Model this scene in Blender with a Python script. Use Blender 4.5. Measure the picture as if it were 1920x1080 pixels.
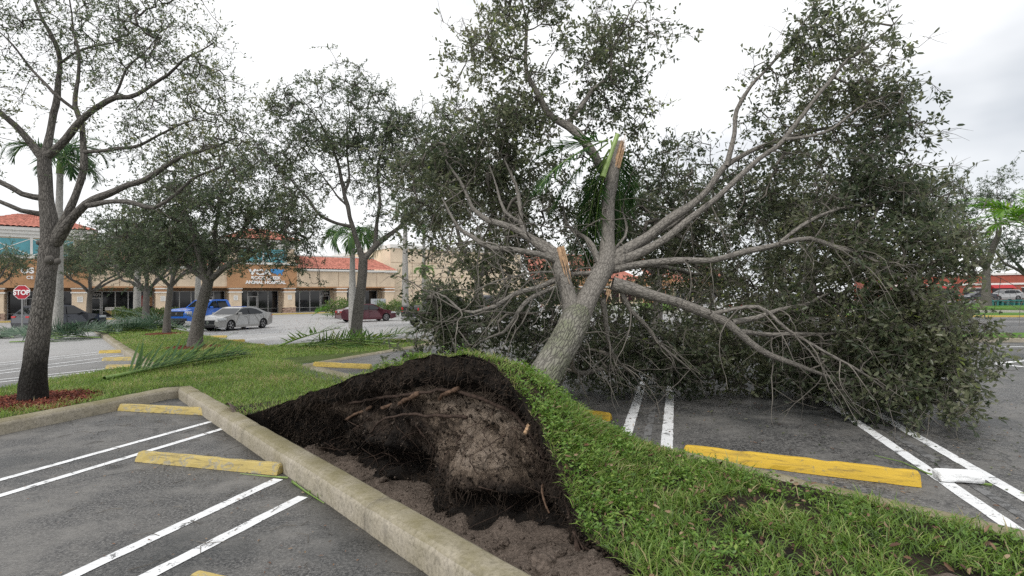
import bpy, bmesh, math, random
import numpy as np
from mathutils import Vector, Matrix, noise as mnoise

for o in list(bpy.data.objects):
    bpy.data.objects.remove(o, do_unlink=True)
scene = bpy.context.scene
COL = scene.collection
random.seed(7)

# ------------------------------------------------------------------ camera
EYE = 1.85                       # eye height above the lower lot (m)
FPX = 1000.0                     # focal length in photograph pixels (1920 wide)
ROLL = 0.013
PITCH = math.atan(17 / FPX)
cF = np.array([0, math.cos(PITCH), math.sin(PITCH)])
_u0 = np.array([0, -math.sin(PITCH), math.cos(PITCH)])
_r0 = np.array([1.0, 0, 0])
cR = math.cos(ROLL) * _r0 - math.sin(ROLL) * _u0
cU = math.sin(ROLL) * _r0 + math.cos(ROLL) * _u0
cC = np.array([0, 0, EYE])
cam = bpy.data.cameras.new('camera')
cam.sensor_width = 36.0
cam.lens = FPX / 1920 * 36
cam.clip_start = 0.05
cam.clip_end = 3000
camo = bpy.data.objects.new('camera', cam)
COL.objects.link(camo)
camo.matrix_world = Matrix(((cR[0], cU[0], -cF[0], 0), (cR[1], cU[1], -cF[1], 0), (cR[2], cU[2], -cF[2], EYE), (0, 0, 0, 1)))
scene.camera = camo

# ------------------------------------------------------------------ sky, sun, exposure
SUN_EL, SUN_AZ = math.radians(52), math.radians(215)   # azimuth clockwise from +Y (view direction)
world = bpy.data.worlds.new('World')
scene.world = world
world.use_nodes = True
wn, wl = world.node_tree.nodes, world.node_tree.links
wn.clear()
w_out = wn.new('ShaderNodeOutputWorld')
w_bg = wn.new('ShaderNodeBackground')
w_bg.inputs['Strength'].default_value = 0.1
sky = wn.new('ShaderNodeTexSky')
sky.sky_type = 'NISHITA'
sky.sun_disc = False
sky.sun_elevation = SUN_EL
sky.sun_rotation = SUN_AZ
w_tc = wn.new('ShaderNodeTexCoord')
w_map = wn.new('ShaderNodeMapping')
w_map.inputs['Scale'].default_value = (1.0, 1.0, 2.2)
w_map.inputs['Location'].default_value = (19.16, 2.81, 0.47)
w_no = wn.new('ShaderNodeTexNoise')
w_no.inputs['Scale'].default_value = 1.35
w_no.inputs['Detail'].default_value = 5
w_no.inputs['Roughness'].default_value = 0.5
w_ramp = wn.new('ShaderNodeValToRGB')
w_ramp.color_ramp.elements[0].position = 0.33
w_ramp.color_ramp.elements[0].color = (5.3, 5.6, 6.0, 1)
w_ramp.color_ramp.elements[1].position = 0.5
w_ramp.color_ramp.elements[1].color = (9.3, 9.35, 9.4, 1)
w_mix = wn.new('ShaderNodeMixRGB')
w_mix.inputs['Fac'].default_value = 0.94
wl.new(w_tc.outputs['Generated'], w_map.inputs['Vector'])
wl.new(w_map.outputs['Vector'], w_no.inputs['Vector'])
wl.new(w_no.outputs['Fac'], w_ramp.inputs['Fac'])
wl.new(sky.outputs['Color'], w_mix.inputs['Color1'])
wl.new(w_ramp.outputs['Color'], w_mix.inputs['Color2'])
wl.new(w_mix.outputs['Color'], w_bg.inputs['Color'])
wl.new(w_bg.outputs['Background'], w_out.inputs['Surface'])

sun = bpy.data.lights.new('sun', 'SUN')
sun.energy = 1.5
sun.angle = math.radians(11)
sun.color = (1.0, 0.965, 0.91)
suno = bpy.data.objects.new('sun', sun)
COL.objects.link(suno)
_sd = Vector((math.sin(SUN_AZ) * math.cos(SUN_EL), math.cos(SUN_AZ) * math.cos(SUN_EL), math.sin(SUN_EL)))
suno.rotation_euler = _sd.to_track_quat('Z', 'Y').to_euler()

scene.view_settings.view_transform = 'Standard'
scene.view_settings.look = 'None'
scene.view_settings.exposure = 0.36
scene.view_settings.gamma = 1.0
scene.view_settings.use_curve_mapping = False
scene.render.engine = 'CYCLES'
scene.cycles.use_denoising = False
scene.cycles.max_bounces = 6
scene.cycles.diffuse_bounces = 3
scene.cycles.glossy_bounces = 2
scene.cycles.transmission_bounces = 4
scene.cycles.transparent_max_bounces = 6

# ------------------------------------------------------------------ surveying: photograph bearings to world metres
def ray(x, y):
    return cF + cR * ((x - 960) / FPX) + cU * ((540 - y) / FPX)
def G(x, y, z=0.0):
    d = ray(x, y)
    return cC + d * ((z - EYE) / d[2])
def P(x, y, Y):
    d = ray(x, y)
    return cC + d * (Y / d[1])
TD = np.array([0.66, -0.751]); TD = TD / np.linalg.norm(TD)     # along the planted island, towards the camera
ND = np.array([-TD[1], TD[0]])                                  # across the island, to the right
E1A = math.radians(16.5)
E1 = np.array([math.sin(E1A), math.cos(E1A)])                   # along the painted stall lines
E1P = np.array([E1[1], -E1[0]])
ZR = 0.18                                                       # the right lot lies a little higher
def W(t, n, z=0.0):
    p = TD * t + ND * n
    return np.array([p[0], p[1], z])
def TN(p):
    return float(p[0] * TD[0] + p[1] * TD[1]), float(p[0] * ND[0] + p[1] * ND[1])
def sstep(a, b, x):
    u = min(1.0, max(0.0, (x - a) / (b - a)))
    return u * u * (3 - 2 * u)
def zground(t, n):
    return ZR * sstep(2.0, 4.7, n) * sstep(-24, -13, t)
def zg_xy(x, y):
    return zground(x * TD[0] + y * TD[1], x * ND[0] + y * ND[1])

# ------------------------------------------------------------------ object helpers
def tag(o, label=None, cat=None, group=None, kind=None):
    if label: o['label'] = label
    if cat: o['category'] = cat
    if group: o['group'] = group
    if kind: o['kind'] = kind
    return o
def empty(name, loc=(0, 0, 0), rz=0.0):
    o = bpy.data.objects.new(name, None)
    COL.objects.link(o)
    o.location = loc
    o.rotation_euler = (0, 0, rz)
    o.empty_display_size = 0.2
    return o
def link(name, me, mat=None, parent=None):
    o = bpy.data.objects.new(name, me)
    COL.objects.link(o)
    if mat is not None and len(me.materials) == 0:
        me.materials.append(mat)
    if parent is not None:
        o.parent = parent
    return o
def copy_tree(o, parent=None):
    c = o.copy()
    COL.objects.link(c)
    c.parent = parent
    for ch in [x for x in bpy.data.objects if x.parent == o]:
        copy_tree(ch, c)
    return c
def np_mesh(name, V, F, smooth=False, tint=None, uv=None):
    """V (n,3); F (m,k) with one k for all faces"""
    V = np.asarray(V, np.float32); F = np.asarray(F, np.int32)
    me = bpy.data.meshes.new(name)
    m, k = F.shape
    me.vertices.add(len(V)); me.vertices.foreach_set('co', V.ravel())
    me.loops.add(m * k); me.loops.foreach_set('vertex_index', F.ravel())
    me.polygons.add(m)
    me.polygons.foreach_set('loop_start', np.arange(0, m * k, k, dtype=np.int32))
    me.polygons.foreach_set('loop_total', np.full(m, k, np.int32))
    if smooth:
        me.polygons.foreach_set('use_smooth', np.ones(m, bool))
    if uv is not None:
        ul = me.uv_layers.new(name='UVMap')
        ul.data.foreach_set('uv', np.asarray(uv, np.float32)[F.ravel()].ravel())
    me.update(calc_edges=True)
    if tint is not None:
        a = me.attributes.new('tint', 'FLOAT', 'FACE')
        a.data.foreach_set('value', np.asarray(tint, np.float32))
    return me
class MB:
    """collects plain shapes into one mesh"""
    def __init__(s):
        s.v = []; s.f = []
    def add(s, v, f):
        b = len(s.v)
        s.v += [tuple(float(c) for c in q) for q in v]
        s.f += [tuple(i + b for i in q) for q in f]
        return s
    def box(s, x0, y0, z0, x1, y1, z1):
        return s.add([(x0, y0, z0), (x1, y0, z0), (x1, y1, z0), (x0, y1, z0), (x0, y0, z1), (x1, y0, z1), (x1, y1, z1), (x0, y1, z1)],
                     [(0, 3, 2, 1), (4, 5, 6, 7), (0, 1, 5, 4), (1, 2, 6, 5), (2, 3, 7, 6), (3, 0, 4, 7)])
    def bbox(s, x0, y0, z0, x1, y1, z1, b=0.01):
        """box with chamfered edges"""
        bm = bmesh.new()
        vs = [bm.verts.new(q) for q in [(x0, y0, z0), (x1, y0, z0), (x1, y1, z0), (x0, y1, z0), (x0, y0, z1), (x1, y0, z1), (x1, y1, z1), (x0, y1, z1)]]
        for q in [(0, 3, 2, 1), (4, 5, 6, 7), (0, 1, 5, 4), (1, 2, 6, 5), (2, 3, 7, 6), (3, 0, 4, 7)]:
            bm.faces.new([vs[i] for i in q])
        bmesh.ops.bevel(bm, geom=bm.edges[:], offset=b, segments=2, profile=0.5, affect='EDGES')
        bm.verts.index_update()
        s.add([v.co[:] for v in bm.verts], [[v.index for v in f.verts] for f in bm.faces])
        bm.free()
        return s
    def prism(s, poly, a, b, axis='y'):
        """polygon (2D list) extruded along an axis between a and b"""
        n = len(poly)
        if axis == 'y':
            v = [(p[0], a, p[1]) for p in poly] + [(p[0], b, p[1]) for p in poly]
        elif axis == 'x':
            v = [(a, p[0], p[1]) for p in poly] + [(b, p[0], p[1]) for p in poly]
        else:
            v = [(p[0], p[1], a) for p in poly] + [(p[0], p[1], b) for p in poly]
        f = [tuple(range(n))[::-1], tuple(range(n, 2 * n))] + [(i, (i + 1) % n, n + (i + 1) % n, n + i) for i in range(n)]
        return s.add(v, f)
    def tube(s, pts, rad, sides=8, cap=True):
        pts = np.asarray(pts, float); n = len(pts)
        rad = np.full(n, rad) if np.isscalar(rad) else np.asarray(rad, float)
        V, F, _ = tube_arrays([(pts, rad, sides)])
        s.add(V.tolist(), F.tolist())
        if cap:
            b = len(s.v) - n * (sides + 1)
            s.f.append(tuple(b + i for i in range(sides))[::-1])
            s.f.append(tuple(b + (n - 1) * (sides + 1) + i for i in range(sides)))
        return s
    def lathe(s, prof, axis='y', n=20, c=(0, 0, 0)):
        """prof: (radius, offset) pairs turned round an axis through c"""
        v = []; f = []
        for (r, h) in prof:
            for k in range(n):
                a = 2 * math.pi * k / n
                if axis == 'y': v.append((c[0] + r * math.cos(a), c[1] + h, c[2] + r * math.sin(a)))
                elif axis == 'z': v.append((c[0] + r * math.cos(a), c[1] + r * math.sin(a), c[2] + h))
                else: v.append((c[0] + h, c[1] + r * math.cos(a), c[2] + r * math.sin(a)))
        for i in range(len(prof) - 1):
            for k in range(n):
                f.append((i * n + k, i * n + (k + 1) % n, (i + 1) * n + (k + 1) % n, (i + 1) * n + k))
        return s.add(v, f)
    def build(s, name, mat, parent=None, smooth=False, fix=True):
        me = bpy.data.meshes.new(name)
        me.from_pydata(s.v, [], s.f)
        if fix:
            bm = bmesh.new(); bm.from_mesh(me)
            bmesh.ops.recalc_face_normals(bm, faces=bm.faces[:])
            bm.to_mesh(me); bm.free()
        if smooth:
            me.polygons.foreach_set('use_smooth', np.ones(len(me.polygons), bool))
        me.update()
        return link(name, me, mat, parent)

def tube_arrays(chains):
    """list of (pts, radii, sides) -> verts, quads, uv (metres round, metres along)"""
    VV, FF, UU = [], [], []
    base = 0
    for pts, rad, k in chains:
        n = len(pts)
        T = np.empty_like(pts)
        T[1:-1] = pts[2:] - pts[:-2]; T[0] = pts[1] - pts[0]; T[-1] = pts[-1] - pts[-2]
        T /= (np.linalg.norm(T, axis=1, keepdims=True) + 1e-9)
        m = np.abs(T.mean(0))
        ref = np.array([0., 1, 0]) if m[1] < 0.75 * np.linalg.norm(m) else (np.array([1., 0, 0]) if m[0] < m[2] else np.array([0., 0, 1]))
        A = ref - T * (T @ ref)[:, None]
        A /= (np.linalg.norm(A, axis=1, keepdims=True) + 1e-9)
        B = np.cross(T, A)
        a = np.linspace(0, 2 * math.pi, k + 1)
        ring = A[:, None, :] * np.cos(a)[None, :, None] + B[:, None, :] * np.sin(a)[None, :, None]
        V = pts[:, None, :] + ring * np.asarray(rad)[:, None, None]
        L = np.concatenate([[0], np.cumsum(np.linalg.norm(np.diff(pts, axis=0), axis=1))])
        U = np.empty((n, k + 1, 2))
        U[:, :, 0] = a[None, :] * float(np.mean(rad)); U[:, :, 1] = L[:, None]
        i = np.arange(n - 1)[:, None] * (k + 1); j = np.arange(k)[None, :]
        F = np.stack([i + j, i + j + 1, i + j + 1 + (k + 1), i + j + (k + 1)], -1).reshape(-1, 4) + base
        VV.append(V.reshape(-1, 3)); FF.append(F); UU.append(U.reshape(-1, 2))
        base += n * (k + 1)
    return np.concatenate(VV), np.concatenate(FF), np.concatenate(UU)

# ------------------------------------------------------------------ materials
def new_mat(name):
    m = bpy.data.materials.new(name)
    m.use_nodes = True
    nt = m.node_tree
    return m, nt.nodes, nt.links, nt.nodes['Principled BSDF']
def nd(nodes, typ, **kw):
    n = nodes.new(typ)
    for k, v in kw.items():
        if k in n.inputs: n.inputs[k].default_value = v
        else: setattr(n, k, v)
    return n
def ramp(nodes, links, src, stops):
    r = nodes.new('ShaderNodeValToRGB')
    els = r.color_ramp.elements
    while len(els) < len(stops): els.new(0.5)
    for e, (p, c) in zip(els, stops):
        e.position = p
        e.color = (c, c, c, 1) if not hasattr(c, '__len__') else (*c, 1)
    links.new(src, r.inputs['Fac'])
    return r.outputs['Color']
def mixc(nodes, links, fac, a, b, mode='MIX'):
    m = nodes.new('ShaderNodeMixRGB')
    m.blend_type = mode
    for inp, v in (('Fac', fac), ('Color1', a), ('Color2', b)):
        if hasattr(v, 'links'): links.new(v, m.inputs[inp])
        elif inp == 'Fac': m.inputs[inp].default_value = v
        else: m.inputs[inp].default_value = (*v, 1)
    return m.outputs['Color']
def coord(nodes, links, space='Object', scale=(1, 1, 1)):
    tc = nodes.new('ShaderNodeTexCoord'); mp = nodes.new('ShaderNodeMapping')
    mp.inputs['Scale'].default_value = scale
    links.new(tc.outputs[space], mp.inputs['Vector'])
    return mp.outputs['Vector']
def noise(nodes, links, vec, scale, detail=4, rough=0.55, dist=0.0):
    n = nd(nodes, 'ShaderNodeTexNoise', Scale=scale, Detail=detail, Roughness=rough, Distortion=dist)
    links.new(vec, n.inputs['Vector'])
    return n.outputs['Fac']
def bump(nodes, links, bsdf, height, strength, dist):
    b = nd(nodes, 'ShaderNodeBump', Strength=strength, Distance=dist)
    links.new(height, b.inputs['Height'])
    links.new(b.outputs['Normal'], bsdf.inputs['Normal'])
def flat(name, col, rough=0.6, metal=0.0, var=0.08, scale=6.0, spec=0.5, bmp=0.0):
    m, n, l, b = new_mat(name)
    v = coord(n, l)
    f = noise(n, l, v, scale, 5)
    lo = tuple(max(0, c * (1 - var * 2)) for c in col); hi = tuple(min(1, c * (1 + var * 2)) for c in col)
    l.new(ramp(n, l, f, [(0.3, lo), (0.7, hi)]), b.inputs['Base Color'])
    b.inputs['Roughness'].default_value = rough
    b.inputs['Metallic'].default_value = metal
    b.inputs['Specular IOR Level'].default_value = spec
    if bmp: bump(n, l, b, f, bmp, 0.02)
    return m
def glassy(name, col, rough=0.06):
    m, n, l, b = new_mat(name)
    v = coord(n, l)
    l.new(ramp(n, l, noise(n, l, v, 0.7, 2), [(0.35, tuple(c * 0.8 for c in col)), (0.7, tuple(c * 1.25 for c in col))]), b.inputs['Base Color'])
    b.inputs['Roughness'].default_value = rough
    b.inputs['Specular IOR Level'].default_value = 0.55
    return m
def leafmat(name, stops, trans=0.3, rough=0.42, tcol=None):
    """stops: colours over the per-leaf tint attribute"""
    m, n, l, b = new_mat(name)
    at = n.new('ShaderNodeAttribute'); at.attribute_name = 'tint'
    col = ramp(n, l, at.outputs['Fac'], stops)
    l.new(col, b.inputs['Base Color'])
    b.inputs['Roughness'].default_value = rough
    b.inputs['Specular IOR Level'].default_value = 0.45
    tr = n.new('ShaderNodeBsdfTranslucent')
    hs = nd(n, 'ShaderNodeHueSaturation', Saturation=1.05, Value=1.9)
    l.new(col, hs.inputs['Color']); l.new(hs.outputs['Color'], tr.inputs['Color'])
    mx = nd(n, 'ShaderNodeMixShader', Fac=trans)
    l.new(b.outputs['BSDF'], mx.inputs[1]); l.new(tr.outputs['BSDF'], mx.inputs[2])
    l.new(mx.outputs['Shader'], n['Material Output'].inputs['Surface'])
    return m
def barkmat(name, dark, light, moss=None, su=17, sv=4.2, bdist=0.02, stain=None, pale=None):
    m, n, l, b = new_mat(name)
    uv = coord(n, l, 'UV', (su, sv, 1))
    w = nd(n, 'ShaderNodeTexNoise', Scale=1.1, Detail=3)
    l.new(uv, w.inputs['Vector'])
    add = nd(n, 'ShaderNodeVectorMath', operation='MULTIPLY_ADD')
    l.new(w.outputs['Color'], add.inputs[0]); add.inputs[1].default_value = (0.9, 1.4, 0); l.new(uv, add.inputs[2])
    vo = nd(n, 'ShaderNodeTexVoronoi', feature='DISTANCE_TO_EDGE', Scale=1.0)
    l.new(add.outputs[0], vo.inputs['Vector'])
    ob = coord(n, l)
    fine = noise(n, l, ob, 60, 4)
    h = nd(n, 'ShaderNodeMath', operation='MULTIPLY_ADD'); l.new(fine, h.inputs[0]); h.inputs[1].default_value = 0.35
    hr = ramp(n, l, vo.outputs['Distance'], [(0.0, 0.0), (0.09, 0.55), (0.32, 1.0)])
    l.new(hr, h.inputs[2])
    col = ramp(n, l, h.outputs[0], [(0.12, dark), (0.75, light), (1.0, tuple(min(1, c * 1.2) for c in light))])
    big = noise(n, l, ob, 1.7, 3)
    col = mixc(n, l, ramp(n, l, big, [(0.35, 0.0), (0.75, 0.5)]), col, pale or tuple(c * 1.25 for c in light))
    if moss:
        mz = noise(n, l, ob, 3.2, 4)
        mf = nd(n, 'ShaderNodeMath', operation='MULTIPLY'); l.new(ramp(n, l, mz, [(0.42, 0.0), (0.62, 0.65)]), mf.inputs[0]); l.new(hr, mf.inputs[1])
        col = mixc(n, l, mf.outputs[0], col, moss)
    if stain:
        sep = n.new('ShaderNodeSeparateXYZ'); l.new(ob, sep.inputs[0])
        jz = nd(n, 'ShaderNodeMath', operation='MULTIPLY_ADD'); l.new(noise(n, l, ob, 7, 8, 0.7), jz.inputs[0]); jz.inputs[1].default_value = -0.9; l.new(sep.outputs['Z'], jz.inputs[2])
        col = mixc(n, l, ramp(n, l, jz.outputs[0], [(stain - 0.45, 0.92), (stain + 0.4, 0.0)]), col, (0.012, 0.011, 0.010))
    l.new(col, b.inputs['Base Color'])
    b.inputs['Roughness'].default_value = 0.85
    b.inputs['Specular IOR Level'].default_value = 0.25
    bump(n, l, b, h.outputs[0], 0.9, bdist)
    return m

def asphalt_mat():
    m, n, l, b = new_mat('asphalt')
    v = coord(n, l)
    grain = noise(n, l, v, 42, 5, 0.85)
    vo = nd(n, 'ShaderNodeTexVoronoi', Scale=46.0); l.new(v, vo.inputs['Vector'])
    mid = noise(n, l, v, 1.5, 8, 0.72)
    big = noise(n, l, v, 0.30, 5, 0.6, 0.5)
    c = ramp(n, l, grain, [(0.40, (0.016, 0.016, 0.017)), (0.5, (0.062, 0.061, 0.061)), (0.6, (0.20, 0.195, 0.187))])
    c = mixc(n, l, ramp(n, l, mid, [(0.43, 0.0), (0.64, 0.85)]), c, (0.175, 0.168, 0.158))
    c = mixc(n, l, ramp(n, l, big, [(0.47, 0.0), (0.58, 0.72)]), c, (0.022, 0.026, 0.028))          # sealed and oily patches
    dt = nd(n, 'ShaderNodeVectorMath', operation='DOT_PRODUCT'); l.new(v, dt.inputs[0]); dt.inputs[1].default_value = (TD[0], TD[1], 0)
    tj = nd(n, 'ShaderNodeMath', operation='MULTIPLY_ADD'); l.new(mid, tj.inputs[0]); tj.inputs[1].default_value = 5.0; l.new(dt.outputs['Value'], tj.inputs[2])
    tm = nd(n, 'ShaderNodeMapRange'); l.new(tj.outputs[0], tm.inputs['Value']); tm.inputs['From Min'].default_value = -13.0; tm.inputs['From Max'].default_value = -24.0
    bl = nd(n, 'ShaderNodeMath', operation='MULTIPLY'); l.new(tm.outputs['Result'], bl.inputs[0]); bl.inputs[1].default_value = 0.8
    c = mixc(n, l, bl.outputs[0], c, (0.37, 0.365, 0.36))                                           # grazing glare on the far lots, painted in as paler base colour
    stone = ramp(n, l, vo.outputs['Distance'], [(0.02, 1.0), (0.16, 0.0)])
    pick = nd(n, 'ShaderNodeMath', operation='MULTIPLY'); l.new(stone, pick.inputs[0]); l.new(ramp(n, l, vo.outputs['Color'], [(0.5, 0.0), (0.7, 0.7)]), pick.inputs[1])
    c = mixc(n, l, pick.outputs[0], c, (0.34, 0.33, 0.31))                                          # pale aggregate
    # oil drips, a few to each stall
    ov = nd(n, 'ShaderNodeTexVoronoi', Scale=1.3); l.new(v, ov.inputs['Vector'])
    od = nd(n, 'ShaderNodeMath', operation='MULTIPLY_ADD'); l.new(grain, od.inputs[0]); od.inputs[1].default_value = 0.12; l.new(ov.outputs['Distance'], od.inputs[2])
    op = nd(n, 'ShaderNodeMath', operation='MULTIPLY'); l.new(ramp(n, l, od.outputs[0], [(0.12, 0.75), (0.26, 0.0)]), op.inputs[0]); l.new(ramp(n, l, ov.outputs['Color'], [(0.5, 0.0), (0.62, 1.0)]), op.inputs[1])
    c = mixc(n, l, op.outputs[0], c, (0.018, 0.018, 0.018))
    # hairline cracks
    w = nd(n, 'ShaderNodeTexNoise', Scale=1.6, Detail=5); l.new(v, w.inputs['Vector'])
    ad = nd(n, 'ShaderNodeVectorMath', operation='MULTIPLY_ADD'); l.new(w.outputs['Color'], ad.inputs[0]); ad.inputs[1].default_value = (0.9, 0.9, 0); l.new(v, ad.inputs[2])
    cr = nd(n, 'ShaderNodeTexVoronoi', feature='DISTANCE_TO_EDGE', Scale=0.2); l.new(ad.outputs[0], cr.inputs['Vector'])
    c = mixc(n, l, ramp(n, l, cr.outputs['Distance'], [(0.0, 0.6), (0.0025, 0.0)]), c, (0.012, 0.012, 0.012))
    l.new(c, b.inputs['Base Color'])
    l.new(ramp(n, l, mid, [(0.35, 0.5), (0.7, 0.72)]), b.inputs['Roughness'])
    b.inputs['Specular IOR Level'].default_value = 0.5
    h = nd(n, 'ShaderNodeMath', operation='ADD'); l.new(grain, h.inputs[0]); l.new(stone, h.inputs[1])
    bump(n, l, b, h.outputs[0], 0.55, 0.006)
    return m
def paint_mat(name, col, wear=0.5, under=(0.05, 0.05, 0.05), scuff=0.6):
    m, n, l, b = new_mat(name)
    v = coord(n, l)
    w = noise(n, l, v, 9, 6, 0.68, 0.6)
    w2 = noise(n, l, v, 70, 3, 0.6)
    a = nd(n, 'ShaderNodeMath', operation='MULTIPLY_ADD'); l.new(w2, a.inputs[0]); a.inputs[1].default_value = 0.35; l.new(w, a.inputs[2])
    c = mixc(n, l, ramp(n, l, a.outputs[0], [(wear, 0.0), (wear + 0.05, 0.9)]), col, under)
    c = mixc(n, l, ramp(n, l, noise(n, l, v, 3, 4), [(0.4, 0.0), (0.8, 0.35)]), c, tuple(q * 0.66 for q in col))
    sc = noise(n, l, coord(n, l, 'Object', (1.2, 9, 9)), 3.0, 6, 0.7, 1.0)
    c = mixc(n, l, ramp(n, l, sc, [(0.52, 0.0), (0.68, scuff)]), c, (0.05, 0.042, 0.035))
    l.new(c, b.inputs['Base Color'])
    b.inputs['Roughness'].default_value = 0.7
    bump(n, l, b, w2, 0.5, 0.006)
    return m
def concrete_mat(name, base, moss=(0.13, 0.13, 0.055), mossamt=0.45):
    m, n, l, b = new_mat(name)
    v = coord(n, l)
    f = noise(n, l, v, 35, 5, 0.65); g = noise(n, l, v, 2.2, 6, 0.62)
    c = ramp(n, l, f, [(0.28, tuple(q * 0.55 for q in base)), (0.5, base), (0.75, tuple(q * 1.3 for q in base))])
    c = mixc(n, l, ramp(n, l, g, [(0.38, 0.0), (0.72, mossamt)]), c, moss)
    k = noise(n, l, v, 6.5, 6, 0.7)
    c = mixc(n, l, ramp(n, l, k, [(0.55, 0.0), (0.72, 0.6)]), c, tuple(q * 0.3 for q in base))
    geo = n.new('ShaderNodeNewGeometry'); sep = n.new('ShaderNodeSeparateXYZ'); l.new(geo.outputs['True Normal'], sep.inputs[0])
    mu = nd(n, 'ShaderNodeMath', operation='MULTIPLY'); l.new(ramp(n, l, sep.outputs['Z'], [(0.55, 0.0), (0.95, 0.7)]), mu.inputs[0]); l.new(ramp(n, l, g, [(0.25, 0.3), (0.6, 1.0)]), mu.inputs[1])
    c = mixc(n, l, mu.outputs[0], c, moss)                                                          # algae settles on the flat top
    l.new(c, b.inputs['Base Color'])
    b.inputs['Roughness'].default_value = 0.85
    b.inputs['Specular IOR Level'].default_value = 0.25
    bump(n, l, b, f, 0.6, 0.008)
    return m
def soil_mat(name, a, bcol, thr=0.5, scale=2.2, stretch=(1, 1, 1), kw=0.45, ks=11):
    m, n, l, b = new_mat(name)
    v = coord(n, l, 'Object', stretch)
    g = noise(n, l, v, scale, 7, 0.62, 0.4); f = noise(n, l, v, 48, 5, 0.7); k = noise(n, l, v, ks, 6, 0.68)
    s = nd(n, 'ShaderNodeMath', operation='MULTIPLY_ADD'); l.new(k, s.inputs[0]); s.inputs[1].default_value = kw; l.new(g, s.inputs[2])
    c = ramp(n, l, s.outputs[0], [(thr + 0.12, a), (thr + 0.2, tuple(0.45 * q + 0.55 * p for p, q in zip(a, bcol))), (thr + 0.3, bcol)])
    c = mixc(n, l, ramp(n, l, f, [(0.3, 0.75), (0.6, 0.0)]), c, tuple(q * 0.3 for q in a))
    l.new(c, b.inputs['Base Color'])
    b.inputs['Roughness'].default_value = 0.9
    b.inputs['Specular IOR Level'].default_value = 0.2
    h = nd(n, 'ShaderNodeMath', operation='ADD'); l.new(k, h.inputs[0]); l.new(f, h.inputs[1])
    bump(n, l, b, h.outputs[0], 0.9, 0.03)
    return m

def plate_mat():
    """soil of the root plate: tan to near-black tones laid out by the tint attribute, broken up by noise"""
    m, n, l, b = new_mat('root_plate_soil')
    v = coord(n, l); vs = coord(n, l, 'Object', (2.4, 2.4, 0.8))
    at = n.new('ShaderNodeAttribute'); at.attribute_name = 'tint'
    g = noise(n, l, v, 3.0, 7, 0.65, 0.5); st = noise(n, l, vs, 5.0, 6, 0.7, 0.8); f = noise(n, l, v, 42, 5, 0.75)
    a = nd(n, 'ShaderNodeMath', operation='MULTIPLY_ADD'); l.new(g, a.inputs[0]); a.inputs[1].default_value = 1.5; l.new(at.outputs['Fac'], a.inputs[2])
    a2 = nd(n, 'ShaderNodeMath', operation='MULTIPLY_ADD'); l.new(st, a2.inputs[0]); a2.inputs[1].default_value = 1.2; l.new(a.outputs[0], a2.inputs[2])
    a3 = nd(n, 'ShaderNodeMath', operation='MULTIPLY_ADD'); l.new(a2.outputs[0], a3.inputs[0]); a3.inputs[1].default_value = 0.45; a3.inputs[2].default_value = -0.42
    c = ramp(n, l, a3.outputs[0], [(0.22, (0.014, 0.011, 0.009)), (0.40, (0.075, 0.055, 0.042)), (0.56, (0.24, 0.185, 0.14)), (0.75, (0.37, 0.30, 0.24))])
    c = mixc(n, l, ramp(n, l, f, [(0.32, 0.7), (0.52, 0.0)]), c, (0.02, 0.015, 0.012))
    l.new(c, b.inputs['Base Color']); b.inputs['Roughness'].default_value = 0.85; b.inputs['Specular IOR Level'].default_value = 0.3
    h = nd(n, 'ShaderNodeMath', operation='MULTIPLY_ADD'); l.new(st, h.inputs[0]); h.inputs[1].default_value = 2.0; l.new(f, h.inputs[2])
    bump(n, l, b, h.outputs[0], 1.0, 0.04)
    return m
M = {}
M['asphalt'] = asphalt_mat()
M['line'] = paint_mat('white_line_paint', (0.78, 0.79, 0.80), 0.755, scuff=0.25)
M['oldline'] = paint_mat('faded_grey_line_paint', (0.17, 0.17, 0.17), 0.66)
M['yellow'] = paint_mat('yellow_stop_paint', (0.52, 0.38, 0.085), 0.84, (0.30, 0.27, 0.2))
M['yellow_pale'] = paint_mat('weathered_yellow_stop_paint', (0.47, 0.365, 0.125), 0.72, (0.30, 0.28, 0.22))
M['yellow_deep'] = paint_mat('fresh_yellow_stop_paint', (0.60, 0.39, 0.035), 0.8, (0.3, 0.24, 0.1))
M['kerb'] = concrete_mat('kerb_concrete', (0.36, 0.325, 0.265), moss=(0.155, 0.135, 0.06))
M['concrete'] = concrete_mat('pale_concrete', (0.42, 0.41, 0.38), mossamt=0.15)
M['sod_soil'] = soil_mat('dark_topsoil', (0.022, 0.017, 0.013), (0.07, 0.05, 0.036), 0.55, 3)
M['lawn_soil'] = soil_mat('lawn_thatch', (0.05, 0.085, 0.02), (0.10, 0.13, 0.035), 0.45, 1.3)
M['pit_face'] = plate_mat()
M['pit_sand'] = soil_mat('moist_grey_sand', (0.075, 0.059, 0.047), (0.19, 0.152, 0.126), 0.42, 2.0)
M['black_soil'] = soil_mat('black_humus', (0.009, 0.008, 0.007), (0.035, 0.026, 0.02), 0.5, 5)
M['mulch'] = soil_mat('red_mulch', (0.075, 0.016, 0.010), (0.19, 0.045, 0.026), 0.45, 9)
M['root'] = flat('root_bark', (0.055, 0.038, 0.03), 0.85, var=0.25, scale=25, spec=0.2, bmp=0.5)
M['fine_root'] = flat('fine_root', (0.05, 0.038, 0.03), 0.9, var=0.25, scale=10, spec=0.15)
M['broken_wood'] = flat('fresh_broken_wood', (0.43, 0.285, 0.175), 0.75, var=0.18, scale=22, spec=0.2, bmp=0.6)
M['broken_root'] = flat('torn_root_wood', (0.125, 0.08, 0.055), 0.8, var=0.22, scale=28, spec=0.2, bmp=0.6)
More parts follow.
